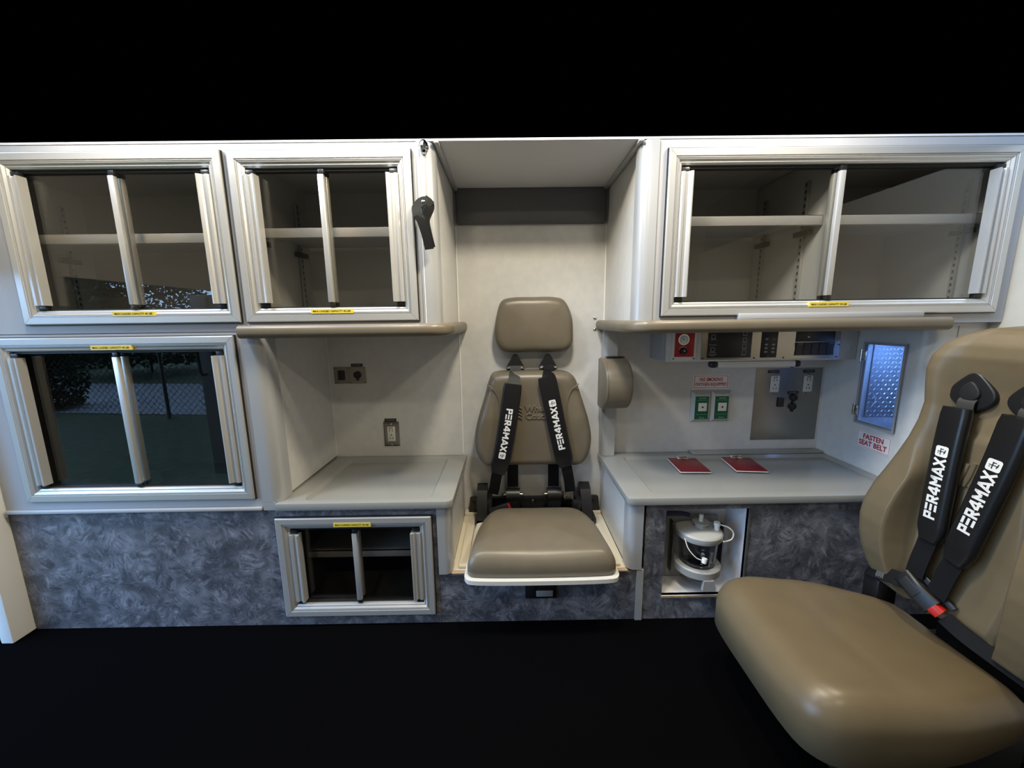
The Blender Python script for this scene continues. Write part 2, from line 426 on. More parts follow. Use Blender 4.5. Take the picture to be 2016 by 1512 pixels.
def shelf(root, x0, x1, z, y0=1.285, y1=1.60, lip=.033):
    sh = MB().box(x0, x1, y0, y1, z+lip-.006, z+lip).box(x0, x1, y0, y0+.004, z, z+lip).build('shelf', 'cabinet_white', root)
    box(x0, x1, y0-.003, y0-.0002, z+.002, z+lip-.002, b=.001).build('shelf_lip', 'cabinet_white', sh)
def standard(root, x, y, z0, z1, side=1, zs=None):
    st = box(x-.004, x+.004, y-.008, y+.008, z0, z1).build('shelf_standard', 'grey_plastic', root)
    n = int((z1-z0)/.022)
    sl = MB()
    for k in range(n): sl.box(x-.0045, x+.0045, y-.003, y+.003, z0+.008+k*.022, z0+.018+k*.022)
    sl.build('slot', 'black_matte', st)
    if zs: box(x, x+side*.02, y-.045, y+.02, zs-.02, zs-.003, b=.002).build('bracket', 'black_plastic', st)

# ------------------------------------------------------------------ upper left cabinets
A = thing('wall_cabinet', 'white upper cabinet with two smoked sliding panes, at the far left under the ceiling', 'cabinet', (-1.26, 1.43, 1.032), 'upper sliding glass cabinets')
carcass(A, -1.702, -.8185, 1.032, CEIL-.002, (-1.452, -.863, 1.100, 1.512))
window_unit(A, -1.489, -.828, 1.060, 1.549, 0, 0, 'R', (-1.213, -1.085, 1.0835, 1.0975), stile=-1.155)
shelf(A, -1.690, -.830, 1.310)
standard(A, -1.688, 1.31, 1.08, 1.50, 1, 1.31); standard(A, -1.688, 1.55, 1.08, 1.50, 1, 1.31)
MB().cyl((-1.05, 1.636, 1.25), (-1.05, 1.628, 1.25), .022, 20).build('grommet', 'black_plastic', A)

B = thing('wall_cabinet', 'white upper cabinet beside the seat alcove, second from the left, above the padded edge', 'cabinet', (-.52, 1.43, 1.032), 'upper sliding glass cabinets')
carcass(B, -.8180, -.262, 1.032, CEIL-.002, (-.772, -.314, 1.100, 1.512), sides=(1, 0))
window_unit(B, -.808, -.279, 1.060, 1.547, 0, 0, 'R', (-.607, -.479, 1.0845, 1.098), stile=-.546)
shelf(B, -.805, -.235, 1.322)
standard(B, -.802, 1.31, 1.08, 1.50, 1, 1.322); standard(B, -.802, 1.55, 1.08, 1.50, 1, 1.322)
box(-.224, -.2165, 1.26, BACK-.003, 1.032, CEIL-.002).build('side_panel', 'white_panel', B)
def corner_post(root, xa, xb, z0, z1, y0, y1, r, sgn, name='corner_post', m='post_alu'):
    # xb is the exposed rounded edge; sgn=+1 when the rounded side faces +X
    pts = [(xa, y0), (xb-sgn*r, y0)]
    for k in range(1, 9):
        a = pi/2*k/8; pts.append((xb-sgn*r+sgn*r*sin(a), y0+r-r*cos(a)))
    pts += [(xb, y1), (xa, y1)]
    return MB().prism(pts, 'z', z0, z1).build(name, m, root, smooth=40)
corner_post(B, -.2615, -.2125, 1.034, CEIL-.003, 1.207, 1.262, .030, 1)
box(-.2565, -.2545, 1.2055, 1.2075, 1.04, CEIL-.004).build('bead', 'white_print', B)

# ------------------------------------------------------------------ upper right cabinet
Cc = thing('wall_cabinet', 'wide white upper cabinet over the right counter, with two smoked sliding panes', 'cabinet', (.99, 1.43, 1.032), 'upper sliding glass cabinets')
carcass(Cc, .4465, 1.5585, 1.032, CEIL-.002, (.508, 1.484, 1.102, 1.506), sides=(0, 1))
window_unit(Cc, .473, 1.520, 1.063, 1.543, 0, 0, 'L', (.930, 1.052, 1.0865, 1.100), 'MAX LOADED CAPACITY 30 LBS', stile=.992)
box(.4065, .414, 1.26, BACK-.003, 1.034, CEIL-.002).build('side_panel', 'white_panel', Cc)
corner_post(Cc, .446, .3945, 1.034, CEIL-.003, 1.207, 1.262, .030, -1)
box(1.008, 1.022, 1.27, 1.632, 1.042, CEIL-.012).build('divider', 'cabinet_inside', Cc)
shelf(Cc, .420, 1.006, 1.343); shelf(Cc, 1.024, 1.548, 1.343)
standard(Cc, 1.003, 1.36, 1.08, 1.50, -1, 1.343); standard(Cc, 1.003, 1.57, 1.08, 1.50, -1, 1.343)
standard(Cc, 1.545, 1.36, 1.08, 1.50, -1, 1.343)
for x in (1.16, 1.22): MB().cyl((x, 1.636, 1.40), (x, 1.628, 1.40), .02, 20).build('grommet', 'black_plastic', Cc)
box(.712, 1.286, 1.192, FACE-.0004, 1.0505, 1.068, b=.002).build('label_rail', 'cabinet_white', Cc, label='white aluminium strip under the window frame')

# ------------------------------------------------------------------ tall cabinet at the left
D = thing('tall_cabinet', 'lower left cabinet with smoked sliding panes above a brushed grey laminate base', 'cabinet', (-1.25, 1.43, -.012))
carcass(D, -1.702, -.8355, .434, 1.030, (-1.575, -.893, .513, .985), inside='dark_inside')
window_unit(D, -1.611, -.858, .478, 1.020, 0, 0, 'R', (-1.300, -1.174, .981, .995), stile=-1.240)
box(-1.694, -.839, 1.2005, FACE-.0005, .4345, .4475, b=.004).build('trim_strip', 'cabinet_white', D)
box(-1.702, -.8005, FACE+.001, FACE+.013, -.010, .4335).build('base_panel', 'laminate', D)
corner_post(D, -.835, -.770, .4625, 1.030, 1.206, 1.27, .035, 1)
box(-.8350, -.7915, 1.206, 1.2255, .4345, .4622).build('corner_foot', 'post_alu', D)
box(-.788, -.7795, 1.272, BACK-.003, .466, 1.030).build('side_panel', 'white_panel', D)

Sb = thing('seat_box', 'low laminate seat box with cream top, silver corner posts and black paddle latch', 'seat base', (.1, 1.43, -.012))
# ------------------------------------------------------------------ base cabinet left of the seat
Eb = thing('base_cabinet', 'brushed grey laminate base cabinet with small sliding window left of the seat', 'cabinet', (-.52, 1.43, -.012))
carcass(Eb, -.8000, -.2555, -.010, .4335, (-.765, -.310, .066, .370), mface='laminate', inside='dark_inside', sides=(1, 0))
window_unit(Eb, -.801, -.273, .031, .405, 0, 0, 'R', (-.603, -.477, .3735, .388), stile=-.540)
shelf(Eb, -.79, -.262, .155, 1.36, 1.60, .028)
corner_post(Sb, -.2552, -.209, .184, .4335, 1.206, 1.262, .024, 1)
box(-.2215, -.2135, 1.264, BACK-.003, .1865, .4335).build('side_panel', 'white_panel', Sb)

# ------------------------------------------------------------------ base cabinet right of the seat
Fb = thing('base_cabinet', 'dark brushed laminate base cabinet with an open white niche under the right counter', 'cabinet', (.97, 1.43, -.012))
nh = (.530, .814, .084, .411)
MB().plate_hole(.462, 1.5585, -.010, .4335, nh, FACE, FACE+.012).build('face_panel', 'laminate', Fb)
t = .006; yb = 1.345
box(nh[0]-t, nh[0], FACE+.0005, yb, nh[2]-t, nh[3]+t).build('niche_side', 'niche_white', Fb)
box(nh[1], nh[1]+t, FACE+.0005, yb, nh[2]-t, nh[3]+t).build('niche_side', 'niche_white', Fb)
box(nh[0], nh[1], FACE+.0005, yb, nh[3], nh[3]+t).build('niche_top', 'niche_white', Fb)
box(nh[0], nh[1], FACE-.002, yb, nh[2]-t, nh[2]).build('niche_floor', 'niche_white', Fb)
box(nh[0]-t, nh[1]+t, yb+.0003, yb+t, nh[2]-t, nh[3]+t).build('niche_back', 'niche_white', Fb)
box(nh[0], nh[1]-.002, FACE-.004, FACE-.0022, nh[2]-.008, nh[2]-.001).build('edge_strip', 'wood_edge', Fb)
box(nh[1]+.0002, nh[1]+.006, FACE-.004, FACE-.0003, nh[2]-.006, nh[3]).build('edge_strip', 'grey_vinyl', Fb)
corner_post(Sb, .4515, .4015, .190, .4335, 1.206, 1.262, .026, -1)
box(.4365, .4605, 1.207, 1.224, -.010, .188).build('post_strip', 'post_alu', Sb)
box(.4065, .4145, 1.264, BACK-.003, .190, .4335).build('side_panel', 'white_panel', Sb)

# ------------------------------------------------------------------ seat box between them
box(-.2545, .4355, FACE, FACE+.012, -.010, .182).build('front_panel', 'laminate', Sb)
box(-.212, .4055, FACE-.004, FACE+.010, .1825, .1865).build('front_edge', 'cream_edge', Sb)
box(-.2125, .4055, FACE+.0125, BACK-.003, .170, .186).build('top_panel', 'cream', Sb)
for x0, x1 in ((-.190, -.158), (.356, .384)):
    box(x0, x1, 1.232, 1.60, .1865, .198, b=.002).build('side_rail', 'cream', Sb)
box(-.211, .4035, 1.602, BACK-.004, .1865, .200, b=.002).build('back_rail', 'cream', Sb)
lt = MB().box(.045, .156, 1.205, FACE-.0004, .084, .142, b=.005).build('latch', 'black_plastic', Sb, label='black recessed paddle latch')
MB().box(.083, .142, 1.1995, 1.2045, .096, .118, b=.002).build('paddle', 'aluminium', lt)
box(.050, .080, 1.2035, 1.2047, .090, .136, b=.001).build('recess', 'black_matte', lt)

# ------------------------------------------------------------------ countertops
def countertop(label, x0, x1, y0, y1, rx0, rx1, ry0, ry1, zt, round_right, name='countertop', backlip=None):
    th = .026; zb = zt-th; r = .025; e = .004; d = .012
    def outl(ins):
        P = []
        for cx, cy, a0, rr in ((x1, y1, 0, .004), (x0, y1, 90, .004), (x0, y0, 180, .004 if round_right else r), (x1, y0, 270, r if round_right else .004)):
            sx = 1 if cx == x1 else -1; sy = 1 if cy == y1 else -1
            q = rr
            for k in range(7):
                a = radians(a0+90*k/6)
                P.append((cx-sx*(q+0)+cos(a)*(q-min(ins, q*.9))-(sx*max(0, ins-q*.9)), cy-sy*q+sin(a)*(q-min(ins, q*.9))-(sy*max(0, ins-q*.9))))
        return P
    def inl(ins):
        P = []
        for cx, cy, a0 in ((rx1, ry1, 0), (rx0, ry1, 90), (rx0, ry0, 180), (rx1, ry0, 270)):
            sx = 1 if cx == rx1 else -1; sy = 1 if cy == ry1 else -1; q = .02
            for k in range(7):
                a = radians(a0+90*k/6); P.append((cx-sx*q+cos(a)*(q-ins), cy-sy*q+sin(a)*(q-ins)))
        return P
    R = [[(*p, zb) for p in outl(.001)], [(*p, zb+e) for p in outl(0)], [(*p, zt-e) for p in outl(0)], [(*p, zt-e*.3) for p in outl(e*.3)], [(*p, zt) for p in outl(e)],
         [(*p, zt) for p in inl(0)], [(*p, zt-d*.35) for p in inl(.004)], [(*p, zt-d) for p in inl(.012)]]
    mb = MB().loft(R)
    o = mb.build(name, 'counter_grey', None, label, 'countertop', smooth=30)
    if backlip: box(*backlip, b=.004).build('back_lip', 'counter_grey', o)
    return o
countertop('grey recessed countertop between the left cabinet and the seat', -.7905, -.197, 1.196, BACK-.001, -.708, -.272, 1.222, 1.600, .462, True)
countertop('long grey recessed countertop under the switch console, right of the seat', .392, 1.3785, 1.196, BACK-.001, .486, 1.372, 1.235, 1.590, .462, False,
           backlip=(.80, 1.370, 1.592, BACK-.001, .4625, .470))

# ------------------------------------------------------------------ padded edges
def pad_edge(label, pts):
    prof = [(a, b) for a, b in rrect(.040, .036, .016, 5)]
    path = smooth_open(pts, 8)
    return MB().sweep(path, [(b, a) for a, b in prof], (0, 0, 1)).build('padded_edge', 'tan_vinyl', None, label, 'padding', 'tan padded edges under the upper cabinets')
zp = 1.031
pad_edge('tan padded edge under the upper left cabinet, curving into the alcove', [(-.822, 1.186, zp), (-.70, 1.186, zp), (-.45, 1.186, zp), (-.285, 1.186, zp), (-.222, 1.200, zp), (-.198, 1.245, zp), (-.196, 1.35, zp), (-.196, 1.55, zp), (-.196, 1.644, zp)])
pad_edge('tan padded edge under the wide upper right cabinet', [(.388, 1.644, zp), (.388, 1.55, zp), (.388, 1.35, zp), (.390, 1.245, zp), (.412, 1.200, zp), (.47, 1.186, zp), (.70, 1.186, zp), (1.0, 1.186, zp), (1.20, 1.186, zp), (1.355, 1.186, zp)])
for i, (x, z) in enumerate(((.372, 1.060), (.372, 1.012))):
    MB().lathe([(.0075, 0), (.0072, .002), (.005, .0045), (.001, .0055)], (x-.006, BACK-.0003, z), (0, -1, 0), 14).build('screw', 'chrome', None, ('chrome screw above' if i == 0 else 'chrome screw below')+' the end of the right padded edge', 'screw')
# flush padding over the seat back alcove
MB().pillow(rrect(.605, .138, .008, 3, (.0955, 1.508)), .030, .012, .004, lambda a, b, d: (a, BACK-.0005-d, b), back=.002).build('head_pad', 'grey_vinyl', None, 'charcoal rectangular pad across the top of the alcove wall', 'padding')
# post and D-shaped side pad
po = corner_post(None, .4535, .396, .4635, 1.030, 1.597, BACK-.001, .022, -1, name='wall_post')
po['label'] = 'silver upright post on the alcove wall behind the rounded tan pad'; po['category'] = 'post'
dp = [(1.595, .692), (1.595, .895)]
for k in range(0, 15):
    a = pi/2-pi*k/14; dp.append((1.575-.130*cos(a)**.75 if cos(a) > 1e-6 else 1.575, .7935+.1035*sin(a)))
MBp = MB(); rings = []
cy = 1.53; cz = .7935
for x, k in ((.373, .95), (.375, .985), (.379, 1.0), (.468, 1.0), (.474, .985), (.477, .95)):
    rings.append([(x, cy+(p[0]-cy)*k, cz+(p[1]-cz)*k) for p in dp])
sp = MBp.loft(rings).build('side_pad', 'tan_vinyl', None, 'thick D-shaped tan pad fixed to the silver wall post', 'padding', smooth=50)
pipe = [(.379, cy+(p[0]-cy)*1.002, cz+(p[1]-cz)*1.002) for p in dp]; MB().tube(pipe+[pipe[0]], .0022, 6).build('piping', 'tan_vinyl', sp)
MB().box(.400, .474, 1.560, 1.594, .8985, .902).build('mount_plate', 'black_plastic', sp)

# ------------------------------------------------------------------ right partition with lit compartment
PW = 1.380
wp = MB()
def plate_hole_x(x0, x1, y0, y1, z0, z1, h):
    m = MB().plate_hole(y0, y1, z0, z1, h, 0, 1)
    m.v = [(x0+(x1-x0)*q[1], q[0], q[2]) for q in m.v]; return m
wp = plate_hole_x(PW, PW+.010, 1.290, BACK-.0005, -.010, 1.030, (1.322, 1.462, .650, .948))
pts = [(PW, 1.290)]
for k in range(1, 9):
    a = pi/2*k/8; pts.append((PW+.045*(1-cos(a)), 1.290-.045*sin(a)))
pts += [(1.5595, 1.245), (1.5595, 1.257), (1.43, 1.257), (PW+.010, 1.290)]
wp.prism(pts, 'z', -.010, 1.030)
wp = wp.build('wall_partition', 'white_panel', kind='structure', smooth=40)
box(1.462, 1.4635, 1.2435, 1.2449, .0, 1.02).build('joint', 'grey_plastic', wp)
cmp_ = thing('glove_compartment', 'small recessed compartment with clear door showing blue-lit diamond plate', 'compartment', (1.44, 1.39, .64))
box(1.3905, 1.5555, 1.316, 1.3218, .644, .954).build('compartment_side', 'cabinet_white', cmp_)
box(1.3905, 1.5555, 1.500, 1.506, .644, .954).build('compartment_side', 'cabinet_white', cmp_)
box(1.3905, 1.5555, 1.3222, 1.4998, .644, .6498).build('compartment_floor', 'cabinet_white', cmp_)
box(1.3905, 1.5555, 1.3222, 1.4998, .9482, .954).build('compartment_top', 'cabinet_white', cmp_)
box(1.550, 1.5555, 1.3222, 1.4998, .6502, .948).build('compartment_back', 'cabinet_white', cmp_)
bp = box(1.436, 1.5498, 1.494, 1.4997, .6502, .948).build('diamond_plate', 'diamond_plate', cmp_, label='raised diamond tread plate')
tr = MB()
for i in range(8):
    for j in range(17):
        x = 1.443+i*.0146; z = .658+j*.0178
        a = (1 if (i+j) % 2 else -1)*radians(48); L = .0078; W = .0023
        du = (cos(a), sin(a)); dv = (-sin(a), cos(a))
        if z > .943: continue
        P = [(-L, 0), (0, -W), (L, 0), (0, W)]
        vs = [(x+p[0]*du[0]+p[1]*dv[0], 1.4939, z+p[0]*du[1]+p[1]*dv[1]) for p in P]+[(x-L*.35*du[0], 1.4915, z-L*.35*du[1]), (x+L*.35*du[0], 1.4915, z+L*.35*du[1])]
        tr.add(vs, [(0, 1, 4), (1, 2, 5), (1, 5, 4), (2, 3, 5), (3, 0, 4), (3, 4, 5)])
t_ = tr.build('tread', 'tread_highlight', bp, kind='stuff', smooth=0)
bl = bpy.data.lights.new('compartment_led', 'AREA'); bl.shape = 'RECTANGLE'; bl.size = .11; bl.size_y = .015; bl.energy = 1.5; bl.color = (.20, .42, 1.)
blo = bpy.data.objects.new('compartment_led', bl); COL.objects.link(blo); blo.location = (1.475, 1.335, .925); blo.rotation_euler = Vector((.66, .60, -.45)).to_track_quat('-Z', 'Y').to_euler()
dr = box(1.370, 1.3745, 1.309, 1.471, .638, .958, b=.0015).build('door', 'clear_plastic', cmp_, label='clear acrylic door')
for y0, y1, z0, z1 in ((1.309, 1.316, .638, .958), (1.464, 1.471, .638, .958), (1.316, 1.464, .638, .645), (1.316, 1.464, .951, .958)):
    box(1.3690, 1.3698, y0, y1, z0, z1).build('door_edge', 'grey_plastic', dr)
for z in (.905, .690):
    hg = MB().box(1.3650, 1.3688, 1.452, 1.470, z-.019, z+.019, b=.001).box(1.3760, 1.3797, 1.472, 1.490, z-.019, z+.019, b=.001).cyl((1.370, 1.4745, z-.022), (1.370, 1.4745, z+.022), .0045, 10)
    for q in (-.011, .011): hg.cyl((1.3635, 1.460, z+q), (1.366, 1.460, z+q), .003, 8)
    hg.build('hinge', 'chrome', dr)
MB().tube([(1.452+.010*sin(a*.16), 1.486, .70+.0022*a) for a in range(20)], .0016, 6).build('cable', 'white_print', cmp_)
# fasten seat belt sign
fs = box(1.3775, 1.3797, 1.318, 1.453, .549, .616).build('sign', 'sign_white', None, 'white sign with red letters reading fasten seat belt', 'sign')
def on_x(y, z, x): return lambda u, v: (x, y-u, z+v)
text_mb('FASTEN\nSEAT BELT', .046, on_x(1.3855, .5825, 1.3769), width=.112, bold=.03, line=.95).build('lettering', 'red_ink', fs, smooth=0)
bd = MB()
for y0, y1, z0, z1 in ((1.3205, 1.4505, .612, .613), (1.3205, 1.4505, .552, .553), (1.3205, 1.3215, .552, .613), (1.4495, 1.4505, .552, .613)): bd.box(1.3770, 1.3774, y0, y1, z0, z1)
bd.build('border', 'red_ink', fs)

# ------------------------------------------------------------------ switch console
Cn = thing('switch_console', 'white switch console with steel faceplate hanging under the upper right cabinet', 'control panel', (.99, 1.57, .884))
box(.622, 1.3785, 1.506, BACK-.001, .884, 1.0285, b=.003).build('housing', 'white_panel', Cn)
box(.608, .6215, 1.52, BACK-.001, .888, 1.0285).build('end_flange', 'cabinet_white', Cn)
yc = 1.5055
rp = box(.6405, .736, yc-.004, yc-.0002, .8905, 1.01, b=.003).build('vacuum_bezel', 'white_plastic', Cn)
rf = box(.650, .727, yc-.0058, yc-.0042, .9045, 1.005, b=.001).build('vacuum_plate', 'red_plate', rp, label='red suction regulator plate')
MB().cyl((.682, yc-.006, .973), (.682, yc-.0115, .973), .0215, 28).build('gauge', 'chrome', rp)
MB().cyl((.682, yc-.0117, .973), (.682, yc-.0122, .973), .0185, 28).build('gauge_dial', 'white_print', rp)
dl = MB()
for k in range(14):
    a = radians(-40+k*20); dl.add([(.682+r*cos(a+q), yc-.0125, .973+r*sin(a+q)) for r, q in ((.011, -.06), (.0145, -.06), (.0145, .06), (.011, .06))], [(0, 1, 2, 3)])
dl.add([(.680, yc-.0127, .971), (.684, yc-.0127, .973), (.675, yc-.0127, .983)], [(0, 1, 2)])
dl.build('dial_marks', 'ink', rp, smooth=0)
MB().lathe([(.0145, 0), (.0145, .010), (.012, .014), (.001, .0145)], (.684, yc-.006, .9275), (0, -1, 0), 24).build('knob', 'black_plastic', rp)
MB().add([(.679, yc-.0209, .931), (.6865, yc-.0209, .931), (.6825, yc-.0209, .926)], [(0, 1, 2)]).build('knob_pointer', 'white_print', rp, smooth=0)
arc = [(.684+.017*cos(radians(a)), yc-.0062, .9275+.017*sin(radians(a))) for a in range(20, 161, 14)]
MB().tube(arc, .0012, 5).build('scale_arc', 'sign_white', rp)
for x in (.6475, .7285): MB().cyl((x, yc-.0041, .897), (x, yc-.0055, .897), .0028, 10).build('screw', 'black_plastic', rp)
st = box(.757, 1.304, yc-.003, yc-.0002, .8915, 1.012).build('faceplate', 'steel_plate', Cn)
for x, z in ((.764, .897), (.968, .897), (1.085, .897), (1.296, .898), (1.300, .945)): MB().cyl((x, yc-.0031, z), (x, yc-.005, z), .0028, 10).build('screw', 'black_plastic', st)
tp = box(.781, .953, yc-.006, yc-.0032, .899, 1.012, b=.002).build('touch_panel', 'black_plastic', Cn, label='black touch panel with outlined square buttons')
def ring_sq(mb, x, z, s, t, y):
    for a in ((x-s, x+s, z+s-t, z+s), (x-s, x+s, z-s, z-s+t), (x-s, x-s+t, z-s+t, z+s-t), (x+s-t, x+s, z-s+t, z+s-t)): mb.box(a[0], a[1], y-.0004, y, a[2], a[3])
rb = MB()
for x, z in ((.800, .982), (.800, .932), (.9235, .993), (.924, .9685), (.924, .943), (.924, .9195)): ring_sq(rb, x, z, .008, .0018, yc-.0061)
rb.build('button_outline', 'grey_print', tp)
for x, z, w_ in ((.800, .9705, .022), (.800, .950, .030), (.800, .9205, .026), (.800, .9125, .036), (.800, .9075, .02), (.924, .957, .020), (.924, .9325, .018), (.924, .9085, .022)):
    box(x-w_/2, x+w_/2, yc-.0064, yc-.0061, z-.0009, z+.0009).build('caption', 'grey_print', tp)
kp = box(.992, 1.055, yc-.006, yc-.0032, .8975, 1.012, b=.002).build('keypad', 'black_plastic', Cn, label='black keypad with one blue and one red button')
def oval(x, z, a, b, y): return MB().prism([(x+a*cos(2*pi*k/16), z+b*sin(2*pi*k/16)) for k in range(16)], 'y', y-.0015, y)
for x, z, m in ((1.010, .9705, 'blue_button'), (1.038, .9695, 'dim_red'), (1.010, .949, 'grey_button'), (1.038, .9485, 'grey_button'), (1.010, .935, 'grey_button'), (1.038, .934, 'grey_button'), (1.010, .9205, 'grey_button'), (1.038, .9195, 'grey_button')):
    big = m != 'grey_button'; oval(x, z, .0068 if big else .0066, .0048 if big else .0038, yc-.0062).build('button', m, kp)
box(1.0155, 1.030, yc-.0064, yc-.0061, .9020, .9032).build('caption', 'grey_print', kp)
sw = box(1.1275, 1.280, yc-.006, yc-.0032, .958, 1.012, b=.002).build('indicator_panel', 'black_plastic', Cn)
box(1.171, 1.179, yc-.0065, yc-.0061, .9745, .9785).build('indicator', 'white_print', sw)
box(1.1275, 1.280, yc-.0035, yc-.0031, .9030, .9575).build('switch_bank', 'steel_plate', Cn)
for k in range(5):
    x = 1.1295+k*.0303
    rk = MB().prism([(yc-.0037, .9045), (yc-.0085, .9050), (yc-.0060, .930), (yc-.0105, .9550), (yc-.0037, .9555)], 'x', x, x+.0278).build('rocker_switch', 'black_plastic', Cn)
    if k in (0, 4): box(x+.006, x+.022, yc-.0112, yc-.0108, .9500, .9512).build('caption', 'grey_print', rk)
# under-console lamp
Lb = thing('strip_light', 'slim white strip light with black end caps under the switch console', 'light', (.98, 1.52, .855))
box(.832, 1.142, 1.505, 1.535, .858, .8835, b=.006).build('lens', 'white_plastic', Lb)
for x0, x1 in ((.803, .8315), (1.1425, 1.166)): box(x0, x1, 1.507, 1.540, .857, .8835, b=.009, seg=3).build('end_cap', 'black_plastic', Lb)
box(1.128, 1.136, 1.507, 1.520, .8545, .8575, b=.001).build('switch', 'black_plastic', Lb)

# ------------------------------------------------------------------ outlets, plates and signs on the back wall
yw = BACK-.0003
def screw(root, x, z, y, r=.0028, m='steel'): MB().lathe([(r, 0), (r*.8, .0012), (r*.2, .0016)], (x, y, z), (0, -1, 0), 10).build('screw', m, root)
def receptacle(root, x, z, y, w_=.034, h=.067):
    r = box(x-w_/2, x+w_/2, y-.005, y, z-h/2, z+h/2, b=.0015).build('receptacle', 'white_plastic', root)
    s = MB(); yy = y-.0051
    for zc, sg in ((z+h*.25, 1), (z-h*.27, 1)):
        for dx in (-.0065, .0065): s.box(x+dx-.0012, x+dx+.0012, yy-.0004, yy+.0002, zc-.0045, zc+.0045)
    for dx, zc in ((-.0045, z+h*.40), (.0045, z+h*.42), (0, z-h*.06)): s.cyl((x+dx, yy+.0002, zc), (x+dx, yy-.0004, zc), .003, 10)
    s.build('slots', 'ink', r)
    return r
def tag_plate(root, x0, x1, z0, z1, y, txt):
    o = box(x0, x1, y-.0016, y, z0, z1).build('tag', 'black_plastic', root, label='black engraved tag reading '+txt.lower())
    text_mb(txt, (z1-z0)*.42, on_y((x0+x1)/2, (z0+z1)/2, y-.0019), width=(x1-x0)*.72, bold=.01).build('lettering', 'grey_print', o, smooth=0)
ol = thing('wall_outlet', 'steel wall outlet with white receptacle above the left counter', 'outlet', (-.528, BACK, .506))
def bevel_plate(root, x0, x1, z0, z1, y, d, e, name, m):
    o = [(x0, z0), (x1, z0), (x1, z1), (x0, z1)]; i = [(x0+e, z0+e), (x1-e, z0+e), (x1-e, z1-e), (x0+e, z1-e)]
    return MB().loft([[(p[0], y, p[1]) for p in o], [(p[0], y-d*.35, p[1]) for p in o], [(p[0], y-d, p[1]) for p in i]]).build(name, m, root, smooth=10)
bevel_plate(ol, -.562, -.494, .507, .619, yw, .007, .008, 'cover_plate', 'steel')
receptacle(ol, -.527, .565, yw-.0068); screw(ol, -.526, .609, yw-.007, .0042, 'chrome'); screw(ol, -.528, .516, yw-.007, .0042, 'chrome')
tag_plate(ol, -.556, -.504, .6195, .633, yw, '110 VOLT AC')
p12 = thing('power_plate', 'pair of steel plates with rocker switch and twelve volt socket on the left niche wall', 'socket', (-.69, BACK, .79))
pa = box(-.760, -.6945, yw-.002, yw, .792, .865).build('switch_plate', 'steel', p12)
pb = box(-.6935, -.623, yw-.002, yw, .792, .864).build('socket_plate', 'steel', p12)
for x, z in ((-.756, .860), (-.699, .860), (-.756, .797), (-.699, .797)): screw(pa, x, z, yw-.0021, .002, 'black_plastic')
for x, z in ((-.689, .860), (-.628, .860), (-.689, .797), (-.628, .797)): screw(pb, x, z, yw-.0021, .002, 'black_plastic')
box(-.742, -.715, yw-.009, yw-.0021, .808, .850, b=.003).build('rocker_switch', 'black_plastic', pa)
def socket12(root, x, z, y, r=.0155):
    MB().lathe([(r, 0), (r, .006), (r*.82, .0085), (r*.78, .006), (.001, .0055)], (x, y, z), (0, -1, 0), 24).build('socket', 'black_plastic', root)
    MB().box(x-.0045, x+.0045, y-.0065, y-.001, z-r-.009, z-r*.8, b=.002).build('cap_tab', 'black_plastic', root)
    MB().lathe([(r*.98, .0061), (r*.98, .0068), (r*.90, .0088), (r*.88, .0068)], (x, y, z), (0, -1, 0), 24).build('socket_rim', 'black_plastic', root)
socket12(pb, -.659, .830, yw-.0021)
tag_plate(p12, -.684, -.634, .8655, .879, yw, '12 VDC')
SP = thing('outlet_panel', 'brushed steel panel with two receptacles and two round sockets on the right niche wall', 'panel', (1.22, BACK, .51))
sp_ = box(1.0775, 1.3675, yw-.002, yw, .511, .835).build('panel_sheet', 'steel', SP)
for x, z in ((1.086, .828), (1.170, .829), (1.266, .829), (1.360, .829), (1.086, .72), (1.352, .722), (1.086, .61), (1.352, .612), (1.086, .519), (1.17, .519), (1.265, .519), (1.358, .519)): screw(SP, x, z, yw-.0021, .0026)
for x, z in ((1.1605, .7655), (1.3065, .7655)):
    receptacle(SP, x, z, yw-.0021, .038, .072); screw(SP, x+.003, z+.044, yw-.0021, .002, 'black_plastic'); screw(SP, x-.001, z-.044, yw-.0021, .002, 'black_plastic')
tag_plate(SP, 1.128, 1.176, .8135, .8270, yw-.0021, '110 VOLT AC'); tag_plate(SP, 1.282, 1.331, .8135, .8270, yw-.0021, '110 VOLT AC'); tag_plate(SP, 1.223, 1.271, .7195, .7325, yw-.0021, '12 VDC')
box(1.181, 1.209, yw-.009, yw-.0021, .662, .705, b=.004).build('rocker_switch', 'black_plastic', SP)
socket12(SP, 1.251, .704, yw-.0021); socket12(SP, 1.250, .664, yw-.0021)
# no smoking sign
ns = box(.803, .960, yw-.0018, yw, .7455, .811).build('sign', 'sign_white', None, 'white sign reading no smoking oxygen equipped, over the green outlets', 'sign')
text_mb('NO SMOKING', .0165, on_y(.8815, .7895, yw-.0022), width=.100, bold=.03).build('lettering', 'red_ink', ns, smooth=0)
text_mb('OXYGEN EQUIPPED', .0165, on_y(.8815, .767, yw-.0022), width=.138, bold=.03).build('lettering', 'red_ink', ns, smooth=0)
bd = MB()
for x0, x1, z0, z1 in ((.808, .955, .8035, .8052), (.808, .955, .7515, .7532), (.808, .8097, .7515, .8052), (.9533, .955, .7515, .8052)): bd.box(x0, x1, yw-.0024, yw-.0019, z0, z1)
bd.build('border', 'red_ink', ns)
